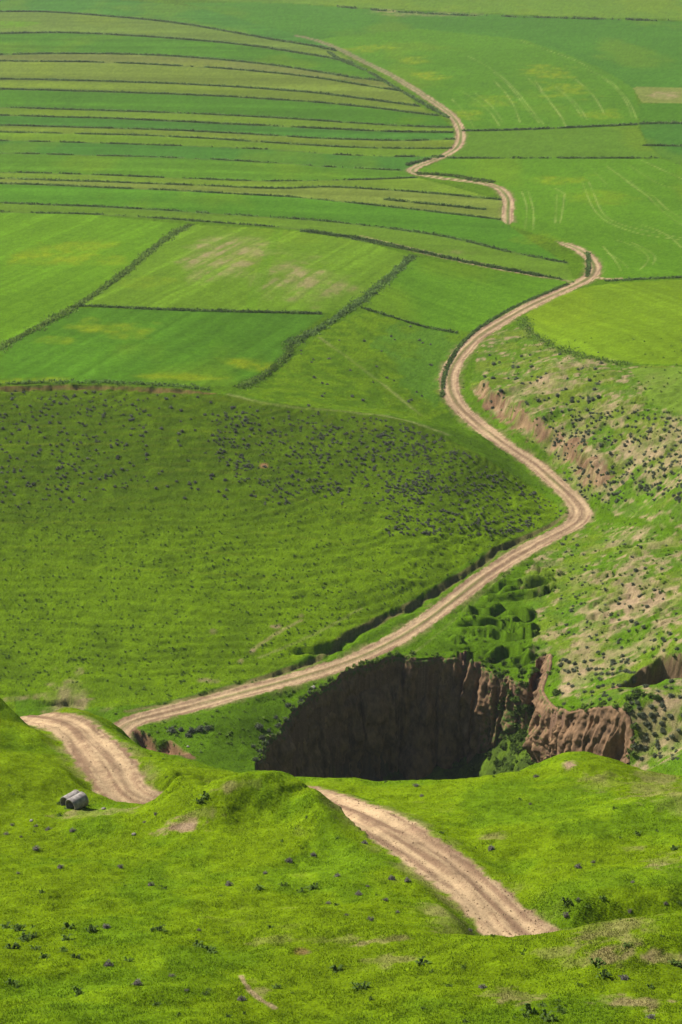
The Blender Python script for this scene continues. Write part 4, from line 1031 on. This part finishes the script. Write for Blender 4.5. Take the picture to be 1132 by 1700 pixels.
for j, s in enumerate(FGP):
    if ROADM[gi[j]] > .05 or np.hypot(*PQ[j]) > 235: continue
    x, y = PQ[j]; z = float(land(x, y)) + CAM_Z; ms = GM if s[3] == 'g' else WM
    o = bpy.data.objects.new('dry_grey_shrub' if s[3] == 'g' else 'leafy_weed', ms[j % len(ms)]); o.location = (x, y, z - .02)
    k = s[2]; o.scale = (k, k, k * random.uniform(.7, 1.0)); o.rotation_euler = (0, 0, random.uniform(0, 6.28)); link(o)
    tag(o, s[4], 'shrub' if s[3] == 'g' else 'weed', s[5])

# ------------------------------------------------------------------ grass blades
def blades(name, nwant, box, seed, lo, hi_, wid, rlim, label):
    g = np.random.default_rng(seed)
    px = g.uniform(box[0], box[2], nwant); py = g.uniform(box[1], box[3], nwant)
    p = CAST.cast(px, py); r = np.hypot(p[:, 0], p[:, 1]); p = p + g.normal(0, .12, p.shape)
    i_ = grid_at(p)
    cl = fbm(p[:, 0] * 1.1, p[:, 1] * 1.1, 3, seed + 4)
    ok = (r > rlim[0]) & (r < rlim[1]) & (ROADM[i_] < .15) & (SOIL[i_] < .35) & (~PITM[i_] | (p[:, 0] > 18)) & (REG[i_] < 10) & (cl + g.uniform(-.25, .25, nwant) > .42)
    p = p[ok]; i_ = i_[ok]; cl = cl[ok]; m = len(p)
    z = land(p[:, 0], p[:, 1]) + CAM_Z
    th = g.uniform(0, 6.283, m); L = g.uniform(lo, hi_, m) * (.6 + cl); w = wid * g.uniform(.6, 1.3, m); lean = g.uniform(.1, .9, m)
    b = np.c_[np.cos(th), np.sin(th), np.zeros(m)]; t2 = th + g.uniform(-.8, .8, m) + 1.57
    d = np.c_[np.cos(t2) * lean, np.sin(t2) * lean, np.ones(m)]; d /= np.linalg.norm(d, axis=1)[:, None]
    B0 = np.c_[p, z - .02]
    V = np.stack([B0 + b * (w * .5)[:, None], B0 - b * (w * .5)[:, None], B0 + d * L[:, None]], 1).reshape(-1, 3)
    cc = np.repeat(COL[i_] * g.uniform(1.0, 1.7, m)[:, None], 3, 0)
    o = link(bpy.data.objects.new(name, mesh_np(name, V, np.arange(3 * m).reshape(-1, 3), M_BLADE, cc, None, False)))
    tag(o, label, 'grass', None, 'stuff'); print(name, m)
m_, N_, L_, B_ = new_mat('grass_blade'); M_BLADE = m_
at_ = N_.new('ShaderNodeAttribute'); at_.attribute_name = 'Col'; L_.new(at_.outputs['Color'], B_.inputs['Base Color'])
tr_ = N_.new('ShaderNodeBsdfTranslucent'); L_.new(at_.outputs['Color'], tr_.inputs['Color']); ms_ = N_.new('ShaderNodeMixShader'); ms_.inputs[0].default_value = .5
L_.new(B_.outputs[0], ms_.inputs[1]); L_.new(tr_.outputs[0], ms_.inputs[2]); L_.new(ms_.outputs[0], N_['Material Output'].inputs['Surface']); B_.inputs['Roughness'].default_value = .75; B_.inputs['Specular IOR Level'].default_value = .15
blades('grass', 420000, (-60, 1150, 1192, 1740), 21, .05, .14, .06, (78, 235), 'short bright grass over the foreground hummocks')
blades('hill_grass', 240000, (-40, 520, 1172, 1300), 22, .08, .22, .14, (240, 560), 'short grass over the hillside and valley slopes')

# ------------------------------------------------------------------ concrete culvert pipes
def concrete():
    m, N, L, B = new_mat('weathered_concrete')
    geo = N.new('ShaderNodeNewGeometry'); n_ = N.new('ShaderNodeTexNoise'); n_.inputs['Scale'].default_value = 3.5; n_.inputs['Detail'].default_value = 6; L.new(geo.outputs['Position'], n_.inputs['Vector'])
    r = N.new('ShaderNodeValToRGB'); L.new(n_.outputs['Fac'], r.inputs['Fac']); r.color_ramp.elements[0].position = .35; r.color_ramp.elements[0].color = (.17, .145, .125, 1); r.color_ramp.elements[1].position = .7; r.color_ramp.elements[1].color = (.36, .32, .285, 1)
    L.new(r.outputs[0], B.inputs['Base Color']); B.inputs['Roughness'].default_value = .9
    bu = N.new('ShaderNodeBump'); bu.inputs['Strength'].default_value = .4; bu.inputs['Distance'].default_value = .02; L.new(n_.outputs['Fac'], bu.inputs['Height']); L.new(bu.outputs[0], B.inputs['Normal'])
    return m
M_CONC = concrete()
def pipe_geo(L, ro, ri, nseg=40):
    prof = [(-L / 2, ri + .015), (-L / 2 - .0, ro - .02), (-L / 2 + .03, ro), (L / 2 - .16, ro), (L / 2 - .15, ro + .035), (L / 2 - .02, ro + .035), (L / 2, ro + .01), (L / 2, ri + .01), (L / 2 - .02, ri), (-L / 2 + .02, ri)]
    V = []; F = []; k = len(prof)
    for j in range(nseg):
        a = 2 * math.pi * j / nseg
        for x, r in prof: V.append((x, r * math.cos(a), r * math.sin(a)))
    for j in range(nseg):
        for q_ in range(k):
            a = j * k + q_; b = j * k + (q_ + 1) % k; c_ = ((j + 1) % nseg) * k + (q_ + 1) % k; d = ((j + 1) % nseg) * k + q_
            F.append((a, b, c_, d))
    return V, F
V_, F_ = pipe_geo(1.5, .59, .49)
pm = mesh_np('concrete_pipe', V_, F_, M_CONC, None, None, False)
pc_ = CAST.cast([128], [1340])[0]
ang = math.radians(50)
for k, (dx, dy, dz, lb) in enumerate([(0, 0, .42, 'open concrete culvert pipe lying on the grass by the road, in front of another'), (-.62, 1.16, .30, 'concrete culvert pipe lying mostly hidden behind the open one')]):
    o = bpy.data.objects.new('concrete_pipe', pm); x, y = pc_[0] + dx, pc_[1] + dy
    o.location = (x, y, float(land(x, y)) + CAM_Z + dz + .02); o.rotation_euler = (0, math.radians(-2 + 3 * k), ang + .08 * k); link(o)
    tag(o, lb, 'pipe')

# ------------------------------------------------------------------ loose stones
def stone_mesh(seed):
    import bmesh
    bm = bmesh.new(); bmesh.ops.create_icosphere(bm, subdivisions=2, radius=.5); g = random.Random(seed)
    for v in bm.verts:
        v.co *= 1 + g.uniform(-.16, .16); v.co.z *= .65
    me = bpy.data.meshes.new('stone'); bm.to_mesh(me); bm.free(); me.materials.append(M_CONC); return me
SM = [stone_mesh(k) for k in range(3)]
for k, (px, py, sz, lb) in enumerate([(172,1343,.35,'pale stone at the edge of the bare ground near the pipes'),(52,1363,.3,'pale stone in the grass below the pipes'),(222,1386,.35,'pale stone below the grassy knoll beside a grey shrub'),(312,1240,.5,'pale stone beside the raw earth cut'),(520,1142,.9,'brown boulder on the lip of the pit left of the cliff')]):
    p = CAST.cast([px], [py])[0]; o = bpy.data.objects.new('stone', SM[k % 3]); o.location = (*p, float(land(*p)) + CAM_Z + sz * .12); o.scale = (sz,) * 3; o.rotation_euler = (0, 0, k * 1.3); link(o); tag(o, lb, 'stone')

# ------------------------------------------------------------------ loose gravel and clods on the near road
gsel = np.nonzero((ROADM > .35) & (FF < 190))[0]
wgt = 1 / FF[gsel] ** 1.0 * (.25 + np.abs(RSIDE[gsel]).clip(0, 1) ** 2 + .5 * np.exp(-(RSIDE[gsel] / .2) ** 2))
gk = rng.choice(gsel, 6000, p=wgt / wgt.sum()); gp = np.c_[XF[gk], YF[gk]] + rng.normal(0, .12, (6000, 2))
gs = rng.gamma(2.0, .013, 6000).clip(.012, .085); gz = land(gp[:, 0], gp[:, 1]) + CAM_Z
octv = np.array([(1, 0, 0), (0, 1, 0), (-1, 0, 0), (0, -1, 0), (0, 0, .8), (0, 0, -.6)], float)
octf = np.array([(0, 1, 4), (1, 2, 4), (2, 3, 4), (3, 0, 4), (1, 0, 5), (2, 1, 5), (3, 2, 5), (0, 3, 5)])
GV = octv[None] * rng.uniform(.6, 1.3, (6000, 6, 1)) * gs[:, None, None] + np.c_[gp, gz + gs * .2][:, None, :]
GF = octf[None] + (np.arange(6000) * 6)[:, None, None]
GC = np.repeat(mix(ROADD * 1.2, ROADC * 1.1, rng.uniform(0, 1, 6000)), 6, 0)
gv = link(bpy.data.objects.new('gravel', mesh_np('gravel', GV.reshape(-1, 3), GF.reshape(-1, 3), M_DIRT, GC, None, False)))
tag(gv, 'loose clods and gravel on the near dirt road', 'gravel', None, 'stuff')
# ------------------------------------------------------------------ thin haze over the plain
import bmesh
bm = bmesh.new(); bmesh.ops.create_cube(bm, size=1.0); me = bpy.data.meshes.new('haze'); bm.to_mesh(me); bm.free()
hz = link(bpy.data.objects.new('haze', me)); z0 = float(ZF.min()) + CAM_Z - 1.5; z1 = CAM_Z + 6
hz.scale = (7000, 9300, z1 - z0); hz.location = (0, 9300 / 2 - 60, (z0 + z1) / 2)
hm = bpy.data.materials.new('thin_haze'); hm.use_nodes = True; hn = hm.node_tree
for nd in list(hn.nodes): hn.nodes.remove(nd)
ho = hn.nodes.new('ShaderNodeOutputMaterial'); pv = hn.nodes.new('ShaderNodeVolumePrincipled')
pv.inputs['Color'].default_value = (.86, .92, 1, 1); pv.inputs['Density'].default_value = .000058; pv.inputs['Anisotropy'].default_value = .25
hn.links.new(pv.outputs[0], ho.inputs['Volume']); me.materials.append(hm)
tag(hz, 'thin pale haze over the valley and plain', 'haze', None, 'stuff')
